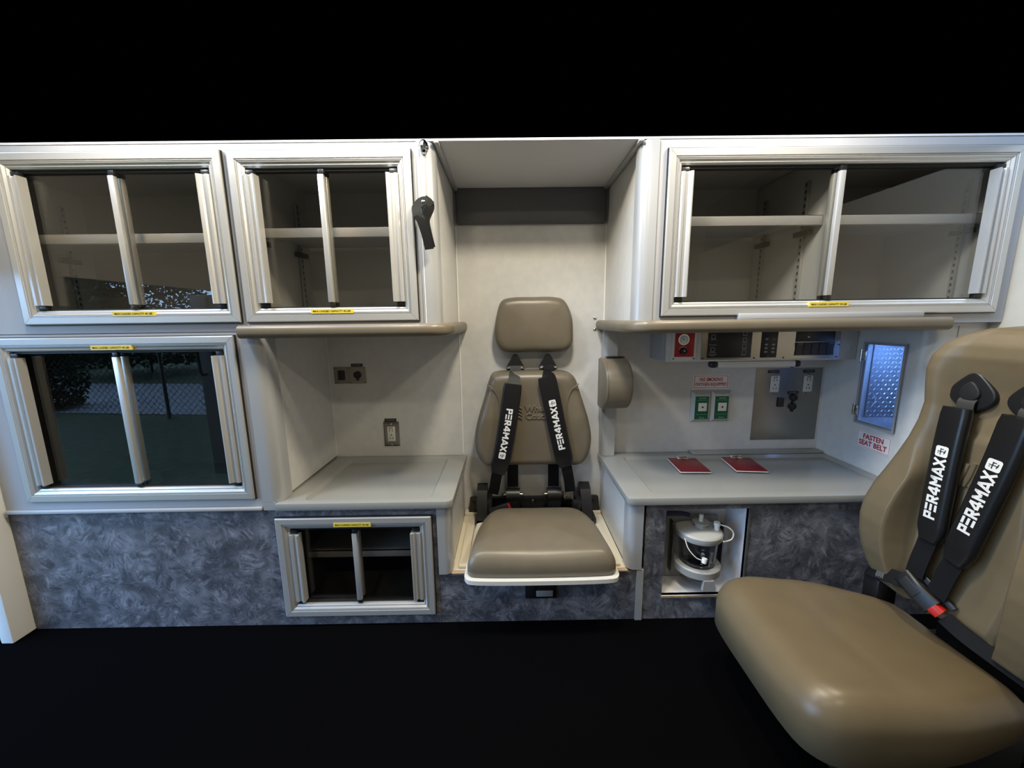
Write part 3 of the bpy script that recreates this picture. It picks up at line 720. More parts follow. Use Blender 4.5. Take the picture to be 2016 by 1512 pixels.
# oxygen outlets
for i, x0 in enumerate((.7975, .8845)):
    ox = thing('oxygen_outlet', ('left' if i == 0 else 'right')+' green oxygen outlet below the no smoking sign, in a chrome surround', 'oxygen outlet', (x0+.043, BACK, .60), 'green oxygen outlets')
    x1 = x0+.0855; z0, z1 = .601, .740
    bevel_plate(ox, x0, x1, z0, z1, yw, .016, .013, 'frame', 'aluminium')
    ft = yw-.0162
    fc = box(x0+.014, x1-.013, ft-.0012, ft, z0+.0145, z1-.0235).build('face', 'green', ox)
    bt = box(x0+.027, x0+.0645, ft-.0035, ft-.0013, .651, .688, b=.004).build('port_plate', 'white_plastic', fc)
    MB().cyl((x0+.0455, ft-.0034, .669), (x0+.0455, ft-.0042, .669), .0042, 12).build('port', 'ink', bt)
    text_mb('OXYGEN', .0055, on_y(x0+.0445, .7085, ft-.0015), width=.031, bold=.02).build('lettering', 'green_print', fc, smooth=0)
    text_mb('Amico', .0085, on_y(x0+.0445, .6225, ft-.0015), width=.024).build('lettering', 'green_print', fc, smooth=0)
    for z in (.700, .637): box(x0+.020, x0+.067, ft-.0015, ft-.0012, z-.0004, z+.0004).build('rule', 'green_print', fc)
    text_mb('Amico', .005, on_y(x0+.045, .7265, ft-.0004)).build('lettering', 'grey_print', ox, smooth=0)

# ------------------------------------------------------------------ clipboards
def clipboard(cx, cy, w_, h, rot, label):
    z = .4555
    o = thing('clipboard', label, 'clipboard', (cx, cy, z), 'red clipboards on the right counter')
    def M(m):
        m.v = [(cx+(q[0]*cos(rot)-q[1]*sin(rot)), cy+(q[0]*sin(rot)+q[1]*cos(rot)), z+q[2]) for q in m.v]; return m
    M(box(-w_/2, w_/2, -h/2, h/2, .0003, .0045, b=.001)).build('board', 'white_plastic', o)
    M(box(-w_/2+.001, w_/2-.001, -h/2+.001, h/2-.001, .0046, .0075, b=.001)).build('cover', 'red_board', o)
    M(MB().box(-.024, .024, h/2-.016, h/2+.002, .0076, .0095, b=.0008).box(-.020, .020, h/2-.010, h/2-.006, .0095, .020, b=.0015).cyl((-.024, h/2-.003, .0125), (.024, h/2-.003, .0125), .003, 10)).build('clip', 'chrome', o)
    M(box(-.025, .017, -h/2+.0230, -h/2+.0245, .0076, .0078)).build('print_line', 'dim_red', o)
    for dx, dy in ((-.010, .022), (.012, .022), (.002, .028)):
        M(MB().lathe([(.0025, 0), (.0015, .001)], (dx, h/2-dy, .0076), (0, 0, 1), 8)).build('rivet', 'chrome', o)
clipboard(.729, 1.487, .119, .148, radians(-3), 'left red clipboard with metal clip lying on the grey counter')
clipboard(.956, 1.487, .119, .148, radians(-7), 'right red clipboard lying on the counter below the steel outlet panel')

# ------------------------------------------------------------------ suction canister in the niche
Su = thing('suction_canister', 'clear suction canister with white lid and tubing in the open niche', 'canister', (.672, 1.27, .084))
cx, cy = .672, 1.262
DZ = .030
MB().lathe([(.054, .140), (.058, .142), (.068, .262), (.066, .262), (.056, .144)], (cx, cy, DZ), (0, 0, 1), 36).build('jar', 'canister_plastic', Su)
lid = MB().lathe([(.076, .258), (.078, .262), (.078, .278), (.074, .283), (.050, .289), (.016, .291), (.001, .291)], (cx, cy, DZ), (0, 0, 1), 40).build('lid', 'lid_plastic', Su)
MB().lathe([(.020, .2905), (.018, .304), (.001, .304)], (cx+.006, cy, DZ), (0, 0, 1), 24).build('lid_hub', 'lid_plastic', lid)
MB().lathe([(.028, .3045), (.028, .309), (.001, .309)], (cx+.006, cy, DZ), (0, 0, 1), 24).build('filter_disc', 'grey_plastic', lid)
MB().cyl((cx+.006, cy, .3095+DZ), (cx+.006, cy, .336+DZ), .0075, 12).build('port', 'white_plastic', lid)
MB().lathe([(.0085, .284), (.0085, .302), (.0105, .303), (.0105, .316), (.001, .316)], (cx+.052, cy-.022, DZ), (0, 0, 1), 14).build('port', 'white_print', lid)
MB().tube(smooth_open([(.532, 1.300, .352), (.580, 1.298, .353), (.625, 1.294, .353), (.648, 1.285, .350)], 6), .0075, 10).build('hose', 'blue_tube', Su, label='dark blue hose')
MB().tube(smooth_open([(cx+.060, cy-.024, .309+DZ), (cx+.085, cy-.036, .303+DZ), (cx+.101, cy-.040, .285+DZ), (cx+.098, cy-.040, .262+DZ), (cx+.080, cy-.038, .252+DZ), (cx+.060, cy-.055, .262+DZ)], 6), .0024, 8).build('tube', 'white_print', Su)
MB().tube(smooth_open([(cx-.068, cy-.040, .268+DZ), (cx-.062, cy-.058, .240+DZ), (cx-.040, cy-.071, .214+DZ), (cx-.016, cy-.075, .204+DZ)], 6), .0016, 8).build('tube', 'white_print', Su)
MB().cyl((cx-.014, cy-.075, .196+DZ), (cx-.010, cy-.073, .212+DZ), .0085, 14).build('plug', 'white_print', Su)
MB().lathe([(.073, .128), (.079, .130), (.079, .154), (.074, .158), (.060, .158), (.060, .128)], (cx, cy, DZ), (0, 0, 1), 40).build('holder_ring', 'grey_plastic', Su)
hd = MB().loft([[(cx+.005+a, cy-.079+b, .130+DZ) for a, b in ((-.016, -.003), (.018, -.003), (.018, .008), (-.016, .008))], [(cx+.004+a, cy-.079+b, .092+DZ) for a, b in ((-.018, -.004), (.016, -.004), (.016, .010), (-.018, .010))]])
hd.build('holder_tab', 'grey_plastic', Su)
MB().lathe([(.040, .098), (.046, .101), (.056, .128), (.001, .128)], (cx, cy, DZ), (0, 0, 1), 30).build('jar_foot', 'canister_plastic', Su)
box(cx-.095, cx-.088, cy+.005, cy+.030, .14, .335, b=.002).build('bracket_arm', 'black_plastic', Su)
box(cx+.088, cx+.095, cy+.005, cy+.030, .14, .320, b=.002).build('bracket_arm', 'black_plastic', Su)
box(cx-.098, cx+.098, cy+.050, cy+.070, .0845, .33, b=.003).build('bracket_plate', 'grey_plastic', Su)
def on_jar(a0, zc):
    def f(u, v):
        z = zc+u; rr = .0595+(z-.142)/.12*.010+.0008; a = a0+v/.066
        return (cx+rr*sin(a), cy-rr*cos(a), z+DZ)
    return f
text_mb('Bemis', .011, on_jar(.32, .205), width=.045).build('lettering', 'white_print', Su, smooth=0)
mk = MB()
for k in range(6):
    z = .168+k*.014; f = on_jar(-.22, z); mk.add([f(-.0006, -.004), f(.0006, -.004), f(.0006, .004), f(-.0006, .004)], [(0, 1, 2, 3)])
for q in (.18, .24):
    f = on_jar(q, .200); mk.add([f(-.03+.006*k, s_*.0006) for k in range(11) for s_ in (-1, 1)], [(2*k, 2*k+1, 2*k+3, 2*k+2) for k in range(10)])
mk.build('graduation', 'white_print', Su, smooth=0)

# ------------------------------------------------------------------ velcro strap and chrome fitting on the cabinet post
vs_ = thing('hanging_strap', 'black hook-and-loop strap looped on a screw beside the second cabinet', 'strap', (-.246, 1.19, 1.262))
rib = lambda wd, th: [(a, b) for a, b in ((-wd/2, -th/2), (wd/2, -th/2), (wd/2, th/2), (-wd/2, th/2))]
MB().sweep(smooth_open([(-.224, 1.199, 1.392), (-.236, 1.196, 1.404), (-.252, 1.195, 1.402), (-.265, 1.188, 1.385), (-.262, 1.180, 1.366), (-.250, 1.178, 1.345)], 6), rib(.026, .002), (0, -1, .25)).build('loop', 'strap_grey', vs_)
MB().sweep(smooth_open([(-.258, 1.180, 1.362), (-.248, 1.176, 1.338), (-.238, 1.174, 1.305), (-.230, 1.173, 1.265)], 5), rib(.026, .0025), (.25, -1, 0)).build('tail', 'strap_black', vs_)
MB().sweep(smooth_open([(-.246, 1.2035, 1.412), (-.232, 1.2035, 1.402), (-.228, 1.196, 1.385), (-.240, 1.186, 1.352), (-.236, 1.178, 1.318), (-.226, 1.176, 1.270)], 6), rib(.026, .002), (.35, -1, 0)).build('backing_strip', 'strap_black', vs_)
MB().lathe([(.0048, 0), (.0045, .002), (.0012, .004)], (-.246, 1.1938, 1.402), (0, -1, 0), 12).build('screw', 'chrome', vs_)
gr = MB(); rings = []
for k, (s_, d) in enumerate(((1, 0), (1, .006), (.9, .012), (.6, .017), (.05, .019))):
    rings.append([(-.238+.013*s_*cos(2*pi*i/32)*(1+.05*(i % 2)), 1.2065-d, 1.552+.019*s_*sin(2*pi*i/32)*(1+.05*(i % 2))) for i in range(32)])
gr.loft(rings).build('grab_rail_base', 'chrome', None, 'ribbed oval chrome fitting at the top of the cabinet post', 'fitting', smooth=10)

# ------------------------------------------------------------------ shoulder belt sleeve (shared)
def belt_frame(path, nh):
    path = [Vector(p) for p in path]; L = [0]
    for a, b in zip(path, path[1:]): L.append(L[-1]+(b-a).length)
    def at(s):
        s = max(0, min(L[-1], s))
        for i in range(len(path)-1):
            if s <= L[i+1]+1e-9:
                t = (s-L[i])/max(1e-9, L[i+1]-L[i]); p = path[i].lerp(path[i+1], t)
                T = (path[min(i+2, len(path)-1)]-path[max(i-1, 0)]).normalized()
                n = Vector(nh); n = (n-T*n.dot(T)).normalized(); return p, T, n, T.cross(n)
    return at, L[-1]
def sleeve(root, path, nh, wd, th, letters_down, name='belt_sleeve', letter_h=.026, start=.36, stretch=1.2):
    path = smooth_open(path, 5)
    prof = rrect(wd, th, th*.48, 5)
    n = len(path); sc = []
    for i in range(n):
        u = i/(n-1); k = 1.0
        if u < .04: k = .93
        if u > .88: k = 1-(u-.88)/.12*.30
        sc.append((k, k if u <= .88 else .9))
    o = MB().sweep(path, prof, nh, sc).build(name, 'sleeve_vinyl', root, label='black vinyl belt sleeve with white lettering', smooth=60)
    at, L = belt_frame(path, nh)
    sgn = 1 if letters_down else -1
    mid = L*(start)
    def mp(u, v):       # u along reading direction, v up of the letters
        p, T, nn, W = at(mid+sgn*u)
        return tuple(p+W*(sgn*v*WS)+nn*(th/2+.0012))
    # orientation so that letters are not mirrored: reading dir x up = normal
    p, T, nn, W = at(mid); WS = 1 if (T*sgn).cross(W*sgn).dot(nn) > 0 else -1
    mb, tw = logo_text(letter_h, mp, stretch); mb.build('lettering', 'white_print', o, smooth=0)
    q = letter_h*1.05; u0 = tw/2+q*.58
    bdg = rrect(q, q, q*.18, 3, (u0, 0)); MB().add([mp(*e) for e in bdg], [list(range(len(bdg)))]).build('emblem', 'white_print', o, smooth=0)
    def mp2(u, v):
        r_ = Vector(mp(u, v)); p, T, nn, W = at(mid+sgn*u); return tuple(r_+nn*.0006)
    gl = MB()
    for a, b in (((u0-.30*q, .08*q), (u0+.30*q, .08*q)), ((u0, -.32*q), (u0, .32*q)), ((u0-.18*q, -.2*q), (u0+.2*q, -.3*q)), ((u0-.2*q, .26*q), (u0-.12*q, .26*q)), ((u0+.2*q, .08*q), (u0+.24*q, -.14*q))):
        gl.add([mp2(*e) for e in seg(a, b, q*.07)], [(0, 1, 2, 3)])
    gl.build('emblem_mark', 'ink', o, smooth=0)
    return o, at, L

# ------------------------------------------------------------------ fold-down seat in the alcove
J = thing('jump_seat', 'tan vinyl seat with headrest and four-point belts in the central alcove', 'seat', (.1, 1.43, .186))
hr = smooth_closed([(-.030, 1.132), (.02, 1.147), (.10, 1.148), (.18, 1.147), (.228, 1.131), (.258, 1.07), (.264, 1.01), (.262, .96), (.238, .930), (.19, .923), (.10, .925), (.02, .923), (-.028, .931), (-.054, .965), (-.060, 1.01), (-.052, 1.07)], 5)
MB().pillow(hr, .085, .032, .006, lambda a, b, d: (a, BACK-.001-d, b)).build('headrest', 'tan_vinyl', J)
# backrest with side bolsters
def jb_y(a, b):
    s = abs(a-.094)/.24; t = (b-.44)/.40
    bo = .016*max(0, min(1, (s-.50)/.22))*max(0, min(1, (.80-t)/.25))
    return bo
bo_ = smooth_closed([(-.062, .842), (.02, .848), (.094, .849), (.17, .848), (.240, .840), (.270, .815), (.290, .76), (.309, .70), (.326, .64), (.337, .58), (.334, .52), (.312, .468), (.275, .449), (.19, .447), (.094, .447), (0, .447), (-.085, .450), (-.122, .468), (-.146, .52), (-.149, .58), (-.138, .64), (-.120, .70), (-.101, .76), (-.085, .815)], 4)
bk = MB().pillow(bo_, .095, .036, .004, lambda a, b, d: (a, BACK-.030-d-(jb_y(a, b) if d > .06 else 0), b), ni=14, nq=6).build('backrest', 'tan_vinyl', J, smooth=60)
box(-.04, .23, BACK-.030, BACK-.001, .50, .80).build('mounting_board', 'black_matte', J)
yb_ = BACK-.030-.095
for s in (-1, 1):
    pth = smooth_open([(.094+s*.186, 1.5, .800), (.094+s*.160, 1.5, .780), (.094+s*.143, 1.5, .745), (.094+s*.137, 1.5, .70), (.094+s*.140, 1.5, .62)], 6)
    MB().tube([(p.x, yb_-.004-jb_y(p.x, p.z)*.9, p.z) for p in pth], .0022, 6).build('seam', 'tan_vinyl', bk)
text_mb('Wheel\nCoach', .060, lambda u, v, w_: (.109+u, yb_-.0052-w_, .684+v), width=.102, line=.9, relief=.045).build('embossing', 'tan_vinyl', bk, smooth=20)
for k in range(4): MB().tube(smooth_open([(.020, yb_-.0085, .700-.014*k), (.035, yb_-.0085, .708-.014*k), (.048, yb_-.0085, .700-.014*k)], 4), .003, 6).build('embossing', 'tan_vinyl', bk)
# seat cushion and tray
cu_ = smooth_closed([(-.150, 1.19), (-.146, 1.155), (-.10, 1.142), (.10, 1.138), (.30, 1.142), (.344, 1.155), (.350, 1.19), (.345, 1.26), (.335, 1.36), (.312, 1.44), (.275, 1.485), (.20, 1.497), (.10, 1.500), (0, 1.497), (-.07, 1.487), (-.108, 1.445), (-.132, 1.36), (-.145, 1.26)], 4)
MB().pillow(cu_, .084, .058, .016, lambda a, b, d: (a, b, .2135+d), radial=True, nq=8, ni=8).build('seat_cushion', 'tan_vinyl', J, smooth=60)
tr_ = smooth_closed([(-.160, 1.19), (-.156, 1.145), (-.11, 1.128), (.10, 1.124), (.31, 1.128), (.354, 1.145), (.358, 1.19), (.352, 1.30), (.345, 1.45), (.32, 1.50), (.10, 1.505), (-.12, 1.50), (-.147, 1.45), (-.154, 1.30)], 4)
MB().prism(tr_, 'z', .1987, .2125).prism([(.0965+(x-.0965)*1.0, 1.31+(y-1.31)*1.0) for x, y in tr_], 'z', .2125, .2135).build('seat_tray', 'white_plastic', J, smooth=40)
# back frame and retractors
bf = MB().box(-.185, .392, 1.622, BACK-.004, .2005, .262, b=.002)
bf.prism([(-.192, .2005), (-.186, .268), (-.150, .272), (-.150, .2005)], 'y', 1.612, 1.622).prism([(.400, .2005), (.392, .268), (.350, .272), (.350, .2005)], 'y', 1.612, 1.622)
bf.box(-.15, .36, 1.50, 1.62, .2005, .222, b=.003)
fr = bf.build('back_frame', 'black_plastic', J)
for x in (-.170, .372): MB().cyl((x, 1.611, .243), (x, 1.605, .243), .008, 10).build('bolt', 'black_matte', fr)
MB().lathe([(.010, 0), (.009, .005), (.003, .008)], (.098, 1.6215, .245), (0, -1, 0), 14).build('bolt', 'steel', fr)
MB().cyl((-.02, 1.560, .236), (.21, 1.560, .236), .006, 10).build('hinge_rod', 'black_matte', fr)
box(.104, .128, 1.4985, 1.4996, .2085, .2165).build('label', 'white_print', fr)
for s, x in ((-1, -.125), (1, .320)):
    sb = MB().prism([(1.50, .2005), (1.50, .260), (1.545, .335), (1.585, .352), (1.612, .330), (1.612, .2005)], 'x', x-.022, x+.022)
    sb.box(x-.030*s-.012, x-.030*s+.012, 1.52, 1.60, .2005, .30, b=.004)
    sb.build('side_bracket', 'black_plastic', J)
    MB().cyl((x-.024, 1.56, .285), (x+.024, 1.56, .285), .010, 12).build('pivot', 'black_matte', J)
for s, x in ((-1, .008), (1, .188)):
    rl = MB().cyl((x-.030, 1.575, .300), (x+.030, 1.575, .300), .030, 24).box(x-.028, x+.028, 1.552, 1.60, .2225, .30, b=.004).build('belt_retractor', 'black_plastic', J, label='black belt retractor reel')
    for q in (-1, 1): MB().cyl((x+q*.030, 1.575, .300), (x+q*.042, 1.575, .300), .010, 12).build('reel_stud', 'steel', rl)
    box(x-.024, x+.024, 1.5985, 1.602, .325, .452).build('webbing', 'webbing', J)
# anchors and shoulder belts
for s, x in ((-1, .0245), (1, .1615)):
    an = MB().prism(smooth_closed([(x-.008, .913), (x+.008, .913), (x+.020, .892), (x+.036, .862), (x+.030, .848), (x-.030, .848), (x-.036, .862), (x-.020, .892)], 3), 'y', 1.590, 1.602).build('belt_anchor', 'black_plastic', J, label='black triangular belt anchor')
    MB().tube([(x-.034, 1.586, .859), (x-.02, 1.584, .862), (x, 1.5835, .863), (x+.02, 1.584, .862), (x+.034, 1.586, .859)], .0045, 8).build('loop_bar', 'chrome', an)
    MB().box(x-.012, x+.012, 1.602, BACK-.0005, .855, .90).build('anchor_foot', 'black_plastic', an)
nJ = (0, -1, .12)
MB().sweep(smooth_open([(.0245, 1.581, .868), (.0240, 1.560, .846), (.020, 1.530, .835), (.016, 1.502, .800), (.013, 1.500, .78)], 5), rib(.046, .002), nJ).build('webbing', 'webbing_grey', J)
MB().sweep(smooth_open([(.1615, 1.581, .868), (.1610, 1.560, .852), (.158, 1.530, .845), (.152, 1.502, .830), (.152, 1.500, .81)], 5), rib(.046, .002), nJ).build('webbing', 'webbing', J)
sl, at_, L_ = sleeve(J, [(.013, 1.494, .806), (-.002, 1.490, .70), (-.018, 1.488, .60), (-.038, 1.487, .50), (-.055, 1.492, .435)], nJ, .074, .016, True, letter_h=.026, start=.50)
sl, at_, L_ = sleeve(J, [(.146, 1.494, .834), (.168, 1.490, .73), (.188, 1.488, .63), (.210, 1.487, .53), (.226, 1.492, .462)], nJ, .074, .016, False, letter_h=.026, start=.56)
MB().sweep(smooth_open([(-.053, 1.493, .450), (-.062, 1.50, .410), (-.070, 1.52, .36), (-.078, 1.535, .325)], 5), rib(.044, .003), nJ).build('webbing', 'webbing', J)
MB().sweep(smooth_open([(.225, 1.493, .476), (.235, 1.50, .43), (.246, 1.52, .375), (.252, 1.535, .33)], 5), rib(.044, .003), nJ).build('webbing', 'webbing', J)
bu = MB().sweep([(-.088, 1.515, .250), (-.05, 1.505, .268), (-.010, 1.500, .283)], rrect(.034, .020, .006, 3), (0, -1, .3)).build('buckle', 'black_plastic', J)
MB().sweep([(-.0095, 1.4985, .2835), (-.006, 1.498, .285)], rrect(.028, .016, .004, 3), (0, -1, .3)).build('buckle_button', 'red_button', bu)
tg = MB().box(.222, .262, 1.512, 1.515, .304, .328, b=.001).build('latch_tongue', 'steel', J)
box(.230, .237, 1.5112, 1.5118, .311, .320).build('tongue_slot', 'ink', tg)
box(.258, .300, 1.508, 1.530, .255, .300, b=.008).build('tongue_holder', 'black_plastic', J)

# ------------------------------------------------------------------ attendant seat at the right, facing the rear
T = thing('attendant_seat', 'large tan bucket seat with black lettered belts at the right, facing left', 'seat', (.95, .84, -.012))
YC = .84
SEC = [ # z, half width, centre x, bolster, thickness
 (.285, .165, 1.100, .012, .10), (.300, .185, 1.088, .020, .12), (.343, .205, 1.088, .034, .13), (.39, .217, 1.094, .050, .13), (.43, .224, 1.098, .058, .13), (.48, .226, 1.102, .064, .13),
 (.53, .223, 1.105, .062, .13), (.58, .214, 1.108, .054, .13), (.63, .201, 1.111, .042, .13), (.68, .187, 1.113, .032, .13), (.73, .174, 1.115, .024, .125), (.78, .164, 1.118, .020, .12),
 (.83, .160, 1.130, .026, .12), (.88, .163, 1.126, .026, .12), (.92, .164, 1.117, .020, .12), (.955, .158, 1.111, .012, .115), (.985, .142, 1.115, .006, .11), (1.008, .115, 1.130, .004, .10), (1.024, .075, 1.145, .001, .075), (1.030, .030, 1.165, 0, .04)]
def seat_front(z, s):
    for i in range(len(SEC)-1):
        if SEC[i][0] <= z <= SEC[i+1][0]:
            k = (z-SEC[i][0])/(SEC[i+1][0]-SEC[i][0]); a, b = SEC[i], SEC[i+1]
            hw, xc, bo, th = [a[j]+(b[j]-a[j])*k for j in range(1, 5)]; break
    else: hw, xc, bo, th = SEC[-1][1:]
    kz = max(0, min(1, (z-.62)/.12)); kz = kz*kz*(3-2*kz)
    u = max(0, min(1, (abs(s)-.52)/(.085+.20*kz))); u = u*u*(3-2*u); bo *= 1.15
    q_ = abs(s)-.50
    gr_ = (.014*max(0, 1-q_/.06) if q_ > 0 else .014*max(0, 1+q_/.03))*max(0, min(1, (.73-z)/.06)); bo_c = gr_
    pan = .009*max(0, min(1, (.47-abs(s))/.06))*max(0, min(1, (.775-z)/.014)) if z > .32 else 0
    return hw, xc-bo*u-pan+bo_c, th
rings = []; ZS = []
for i in range(len(SEC)-1):
    n = 5 if SEC[i+1][0]-SEC[i][0] > .03 else 3
    ZS += [SEC[i][0]+(SEC[i+1][0]-SEC[i][0])*k/n for k in range(n)]
ZS.append(SEC[-1][0])
for z in ZS:
    ring = []
    ss = [-.84+1.68*k/112 for k in range(113)]
    hw, _, th = seat_front(z, 0)
    for s in ss: ring.append((seat_front(z, s)[1], YC+s*hw, z))
    xe = seat_front(z, .84)[1]; e = .16*hw
    for k in range(1, 7):
        a = pi/2*k/6; ring.append((xe+min(e*1.2, th*.4)*(1-cos(a)), YC+.84*hw+e*sin(a), z))
    xb = seat_front(z, 0)[1]+th
    ring += [(xb-.02, YC+hw*.97, z), (xb, YC+hw*.8, z), (xb, YC-hw*.8, z), (xb-.02, YC-hw*.97, z)]
    for k in range(6, 0, -1):
        a = pi/2*k/6; ring.append((xe+min(e*1.2, th*.4)*(1-cos(a)), YC-.84*hw-e*sin(a), z))
    rings.append(ring)
tb = MB().loft(rings).build('backrest', 'tan_vinyl_light', T, smooth=60)
# embossed ribs of the emblem
em = MB()
for k in range(4):
    y = .868-.013*k; x = seat_front(.68, 0)[1]-.002
    em.tube(smooth_open([(x, y+.012, .645+.002*k), (x-.001, y+.004, .672), (x, y-.002, .712-abs(k-1.5)*.006)], 4), .0062, 8)
em.build('embossing', 'tan_vinyl_light', tb)
# seat cushion
so = smooth_closed([(.600, .70), (.596, .84), (.600, .98), (.625, 1.035), (.68, 1.058), (.78, 1.060), (.90, 1.052), (1.00, 1.030), (1.10, 1.00), (1.14, .95), (1.14, .73), (1.10, .68), (1.00, .65), (.90, .628), (.78, .620), (.68, .622), (.625, .645)], 5)
def seat_map(a, b, d):
    s = (b-YC)/.22; u = (a-.6)/.5
    k = max(0, min(1, d/.12))
    sad = -.012*(1-min(1, s*s*1.4))*k - .040*k*max(0, (u-.45)/.55)**1.3 + .006*k*sin(min(1, u/.4)*pi)
    return (a, b, .150+d+sad)
MB().pillow(so, .142, .070, .004, seat_map, nq=9, ni=14, radial=True).build('seat_cushion', 'tan_vinyl_light', T, smooth=60)
MB().box(.70, 1.12, .68, 1.00, .06, .149, b=.01).box(.78, 1.08, .72, .96, -.011, .06, b=.004).build('seat_base', 'black_matte', T)
box(1.215, 1.30, .72, .96, .05, .80, b=.01).build('seat_frame', 'black_matte', T)
MB().box(1.08, 1.30, .70, .98, .05, .15, b=.01).build('recliner', 'black_matte', T)
# belt anchors
nT = (-1, 0, .10)
def belt_set(y0, path_sleeve, path_low, down, start):
    x = seat_front(.875, (y0-YC)/.16)[1]
    ad = smooth_closed([(y0, .920), (y0+.020, .908), (y0+.046, .874), (y0+.040, .846), (y0, .822), (y0-.040, .846), (y0-.046, .874), (y0-.020, .908)], 4)
    an = MB().pillow(ad, .014, .004, .001, lambda a, b, d: (x+.004-d, a, b), back=.001).build('belt_guide', 'black_plastic', T, label='black belt guide in the seat back')
    ad2 = smooth_closed([(y0, .898), (y0+.016, .884), (y0+.021, .866), (y0+.010, .853), (y0-.010, .853), (y0-.021, .866), (y0-.016, .884)], 3)
    MB().pillow(ad2, .006, .003, .001, lambda a, b, d: (x-.0105-d, a, b), back=.001).build('guide_cap', 'black_matte', an)
    MB().sweep(smooth_open([(x-.012, y0, .856), (x-.018, y0, .846), (x-.019, y0, .822)], 4), rib(.036, .002), nT).build('webbing', 'webbing_grey', T)
    sleeve(T, path_sleeve, nT, .062, .027, down, letter_h=.026, start=start, stretch=1.06)
    MB().sweep(smooth_open(path_low, 5), rib(.042, .003), nT).build('webbing', 'webbing', T)
belt_set(.900, [(1.094, .902, .833), (1.085, .899, .74), (1.078, .895, .64), (1.072, .891, .55), (1.068, .888, .490)], [(1.069, .889, .510), (1.063, .893, .46), (1.058, .896, .42), (1.055, .898, .385)], False, .60)
belt_set(.785, [(1.094, .787, .838), (1.086, .795, .74), (1.078, .806, .64), (1.070, .818, .54), (1.066, .827, .470)], [(1.067, .826, .485), (1.062, .836, .43), (1.060, .842, .39), (1.058, .846, .365)], False, .56)
# lap belt and buckle
lb = [(1.085, 1.045, .300), (1.060, 1.020, .318), (1.052, .980, .332), (1.052, .945, .345), (1.055, .915, .352)]
MB().sweep(smooth_open(lb, 5), rib(.040, .003), (-1, .2, .6)).build('lap_belt', 'webbing', T)
lw = MB(); at_, L_ = belt_frame(smooth_open(lb, 5), (-1, .2, .6))
for k in range(8):
    p, t_, n_, w_ = at_(L_*.50+k*.0032); e_ = (.011, .015, .012, .015)[k % 4]
    lw.add([p+t_*a+w_*b+n_*.0022 for a, b in ((-.0005, -e_), (.0005, -e_), (.0005, e_), (-.0005, e_))], [(0, 1, 2, 3)])
lw.build('belt_label', 'grey_print', T, smooth=0)
b0 = [(1.048, .915, .372), (1.046, .888, .360), (1.050, .862, .346), (1.055, .842, .336)]
bu = MB().sweep(smooth_open(b0, 4), rrect(.046, .026, .008, 3), (-1, 0, .35)).build('buckle', 'black_plastic', T)
MB().sweep(smooth_open([(1.035, .905, .369), (1.034, .885, .360), (1.036, .868, .351)], 4), rrect(.026, .006, .0025, 3), (-1, 0, .35)).build('buckle_cover', 'black_matte', bu)
MB().sweep([(1.052, .843, .3370), (1.055, .835, .3325), (1.058, .828, .329)], rrect(.030, .027, .009, 3), (-1, 0, .35)).build('buckle_button', 'red_button', bu)
MB().sweep([(1.066, .905, .392), (1.066, .880, .386), (1.068, .845, .368), (1.072, .815, .350)], rrect(.016, .010, .003, 3), (-1, 0, .35)).build('belt_latch', 'black_plastic', bu)
MB().sweep(smooth_open([(1.060, .822, .324), (1.070, .790, .308), (1.080, .750, .298), (1.090, .68, .290)], 4), rib(.034, .003), (-1, -.2, .5)).build('lap_belt', 'webbing', T)
MB().box(1.06, 1.12, .985, 1.035, .20, .30, b=.008).build('belt_stalk', 'black_plastic', T)
# bulkhead bracket at the very right edge
box(1.555, 1.5597, 1.02, 1.09, 1.03, 1.10, b=.002).build('wall_plate', 'wood_edge', None, 'small brown plate on the bulkhead wall at the right edge', 'plate')

# ------------------------------------------------------------------ outdoors behind the open rear door (seen mirrored in the glass)
GZ = -.75
box(-60, -1.9, -60, 6, GZ-.1, GZ).build('ground', 'grass', kind='structure', label='mown grass outside the rear door')
rd = MB().box(-60, -6, -9.2, -5.6, GZ+.001, GZ+.01)
rd.v = [(x, y+.10*(x+12), z) for x, y, z in rd.v]
rd.build('road', 'asphalt', kind='structure')
rng = random.Random(4)
fn = thing('chain_link_fence', 'galvanised chain link fence along the road, mirrored in the left windows', 'fence', (-14, -5.4, GZ))
fy = lambda x: -5.35+.10*(x+12)
for k in range(9): MB().cyl((-4-k*2.6, fy(-4-k*2.6), GZ), (-4-k*2.6, fy(-4-k*2.6), GZ+2.0), .03, 8).build('post', 'galvanised', fn)
MB().cyl((-3.5, fy(-3.5), GZ+1.95), (-26, fy(-26), GZ+1.95), .02, 8).build('top_rail', 'galvanised', fn)
wm = MB()
for k in range(170):
    x = -3.5-k*.13
    for s in (-1, 1):
        a = Vector((x, fy(x), GZ+.02)); b = Vector((x+s*1.95, fy(x+s*1.95), GZ+1.95))
        wm.add([a+Vector((.006, 0, 0)), a-Vector((.006, 0, 0)), b-Vector((.006, 0, 0)), b+Vector((.006, 0, 0))], [(0, 1, 2, 3)])
wm.build('wire_mesh', 'galvanised', fn, kind='stuff', smooth=0)
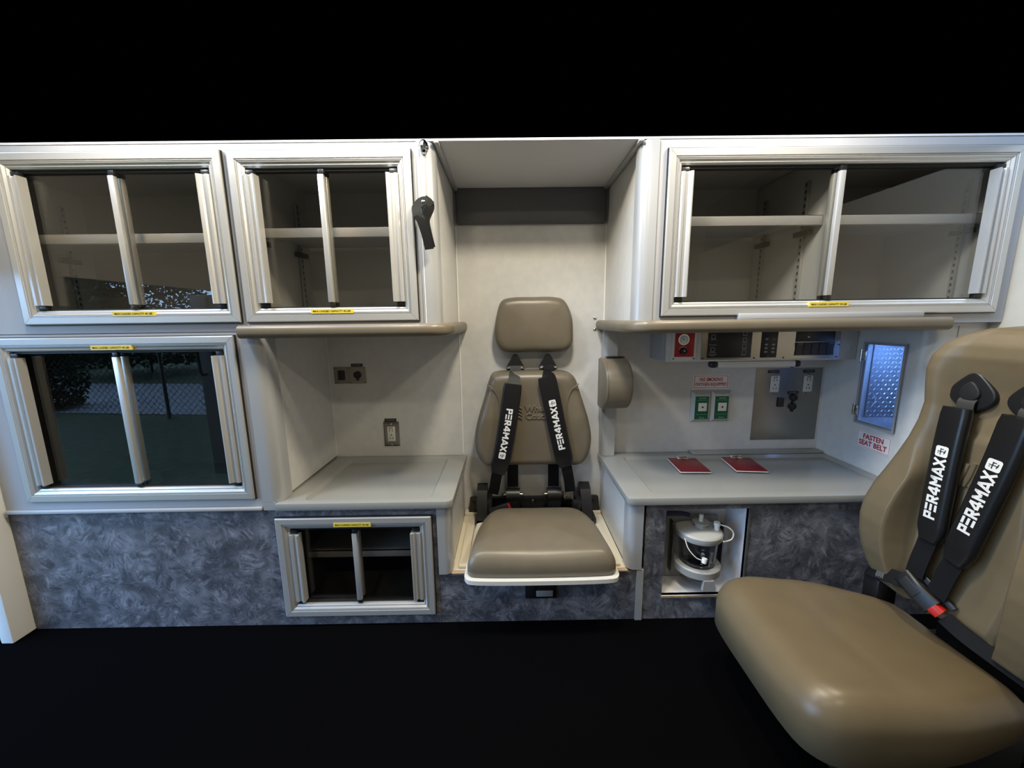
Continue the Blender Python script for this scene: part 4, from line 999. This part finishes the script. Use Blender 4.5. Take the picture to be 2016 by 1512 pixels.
def bush(x, y, z, r, h, label):
    root = thing('bush', label, 'bush', (x, y, GZ), 'bushes by the fence')
    m = MB()
    for k in range(2600 if r < 1.5 else 7000):
        a = rng.uniform(0, 2*pi); q = rng.random()**.5; zz = rng.random()
        rr = r*(.35+.65*sin(pi*min(1, zz*.8+.15)))*q
        c = Vector((x+rr*cos(a), y+rr*sin(a), z+zz*h)); s = rng.uniform(.02, .05)*(1+r*.5)
        u = Vector((rng.uniform(-1, 1), rng.uniform(-1, 1), rng.uniform(-1, 1))).normalized()*s; v = u.cross(Vector((rng.uniform(-1, 1), rng.uniform(-1, 1), rng.uniform(-1, 1)))).normalized()*s*.6
        m.add([c-u, c+v, c+u, c-v], [(0, 1, 2, 3)])
    m.build('foliage', 'leaf', root, kind='stuff', smooth=0)
    MB().cyl((x, y, GZ), (x, y, z+h*.5), .04, 7, .02).build('stem', 'bark', root)
bush(-10.0, fy(-10)-.75, GZ, .55, 1.3, 'thin sapling growing at the fence, mirrored in the lower left window')
bush(-13.5, -12.0, GZ+.3, 2.6, 3.6, 'broad dark tree beyond the road, mirrored in the upper left window')
bush(-19.0, -13.0, GZ+.3, 2.2, 3.0, 'small tree left of the broad tree beyond the road')
bush(-9.2, -12.4, GZ, 1.6, 2.2, 'low hedge beyond the road, nearest the door')
hs = thing('house', 'low house with brown roof beyond the road, mirrored in the glass', 'house', (-26, -16, GZ))
box(-31, -21, -19, -15, GZ, 1.9).build('wall', 'house_wall', hs); MB().prism([(-19.6, 1.9), (-17, 3.6), (-14.4, 1.9)], 'x', -31.5, -20.5).build('roof', 'roof_brown', hs)
# the sky beyond, as a large curved sheet of dusk light
sk = MB(); rg = []
for e in range(0, 9):
    el = radians(-2+e*9); rg.append([(-2+55*cos(radians(a))*cos(el), 55*sin(radians(a))*cos(el)-2, 55*sin(el)+GZ) for a in range(172, 272, 5)])
sk.loft(rg, cap=False, closed=False).build('sky', 'dusk_sky', kind='structure', smooth=60)
# open rear door leaf standing outside the jamb
rdg = thing('rear_door', 'white rear door leaf standing open, mirrored at the edge of the left windows', 'door', (-2.3, -.92, GZ))
def leaf(m):
    a = radians(10); m.v = [(-1.82-x*cos(a)-y*sin(a), -.84-x*sin(a)+y*cos(a), z) for x, y, z in m.v]; return m
leaf(MB().box(0, 1.0, -.05, 0, -.35, 1.30, b=.006)).build('door_leaf', 'cabinet_white', rdg)
leaf(MB().box(.80, .83, .0005, .012, -.3, 1.28)).build('seal_strip', 'black_plastic', rdg)
leaf(MB().tube(smooth_open([(.93, .0, .95), (.93, .05, .94), (.93, .06, .80), (.93, .05, .62), (.93, .0, .60)], 5), .012, 8)).build('grab_handle', 'black_plastic', rdg)
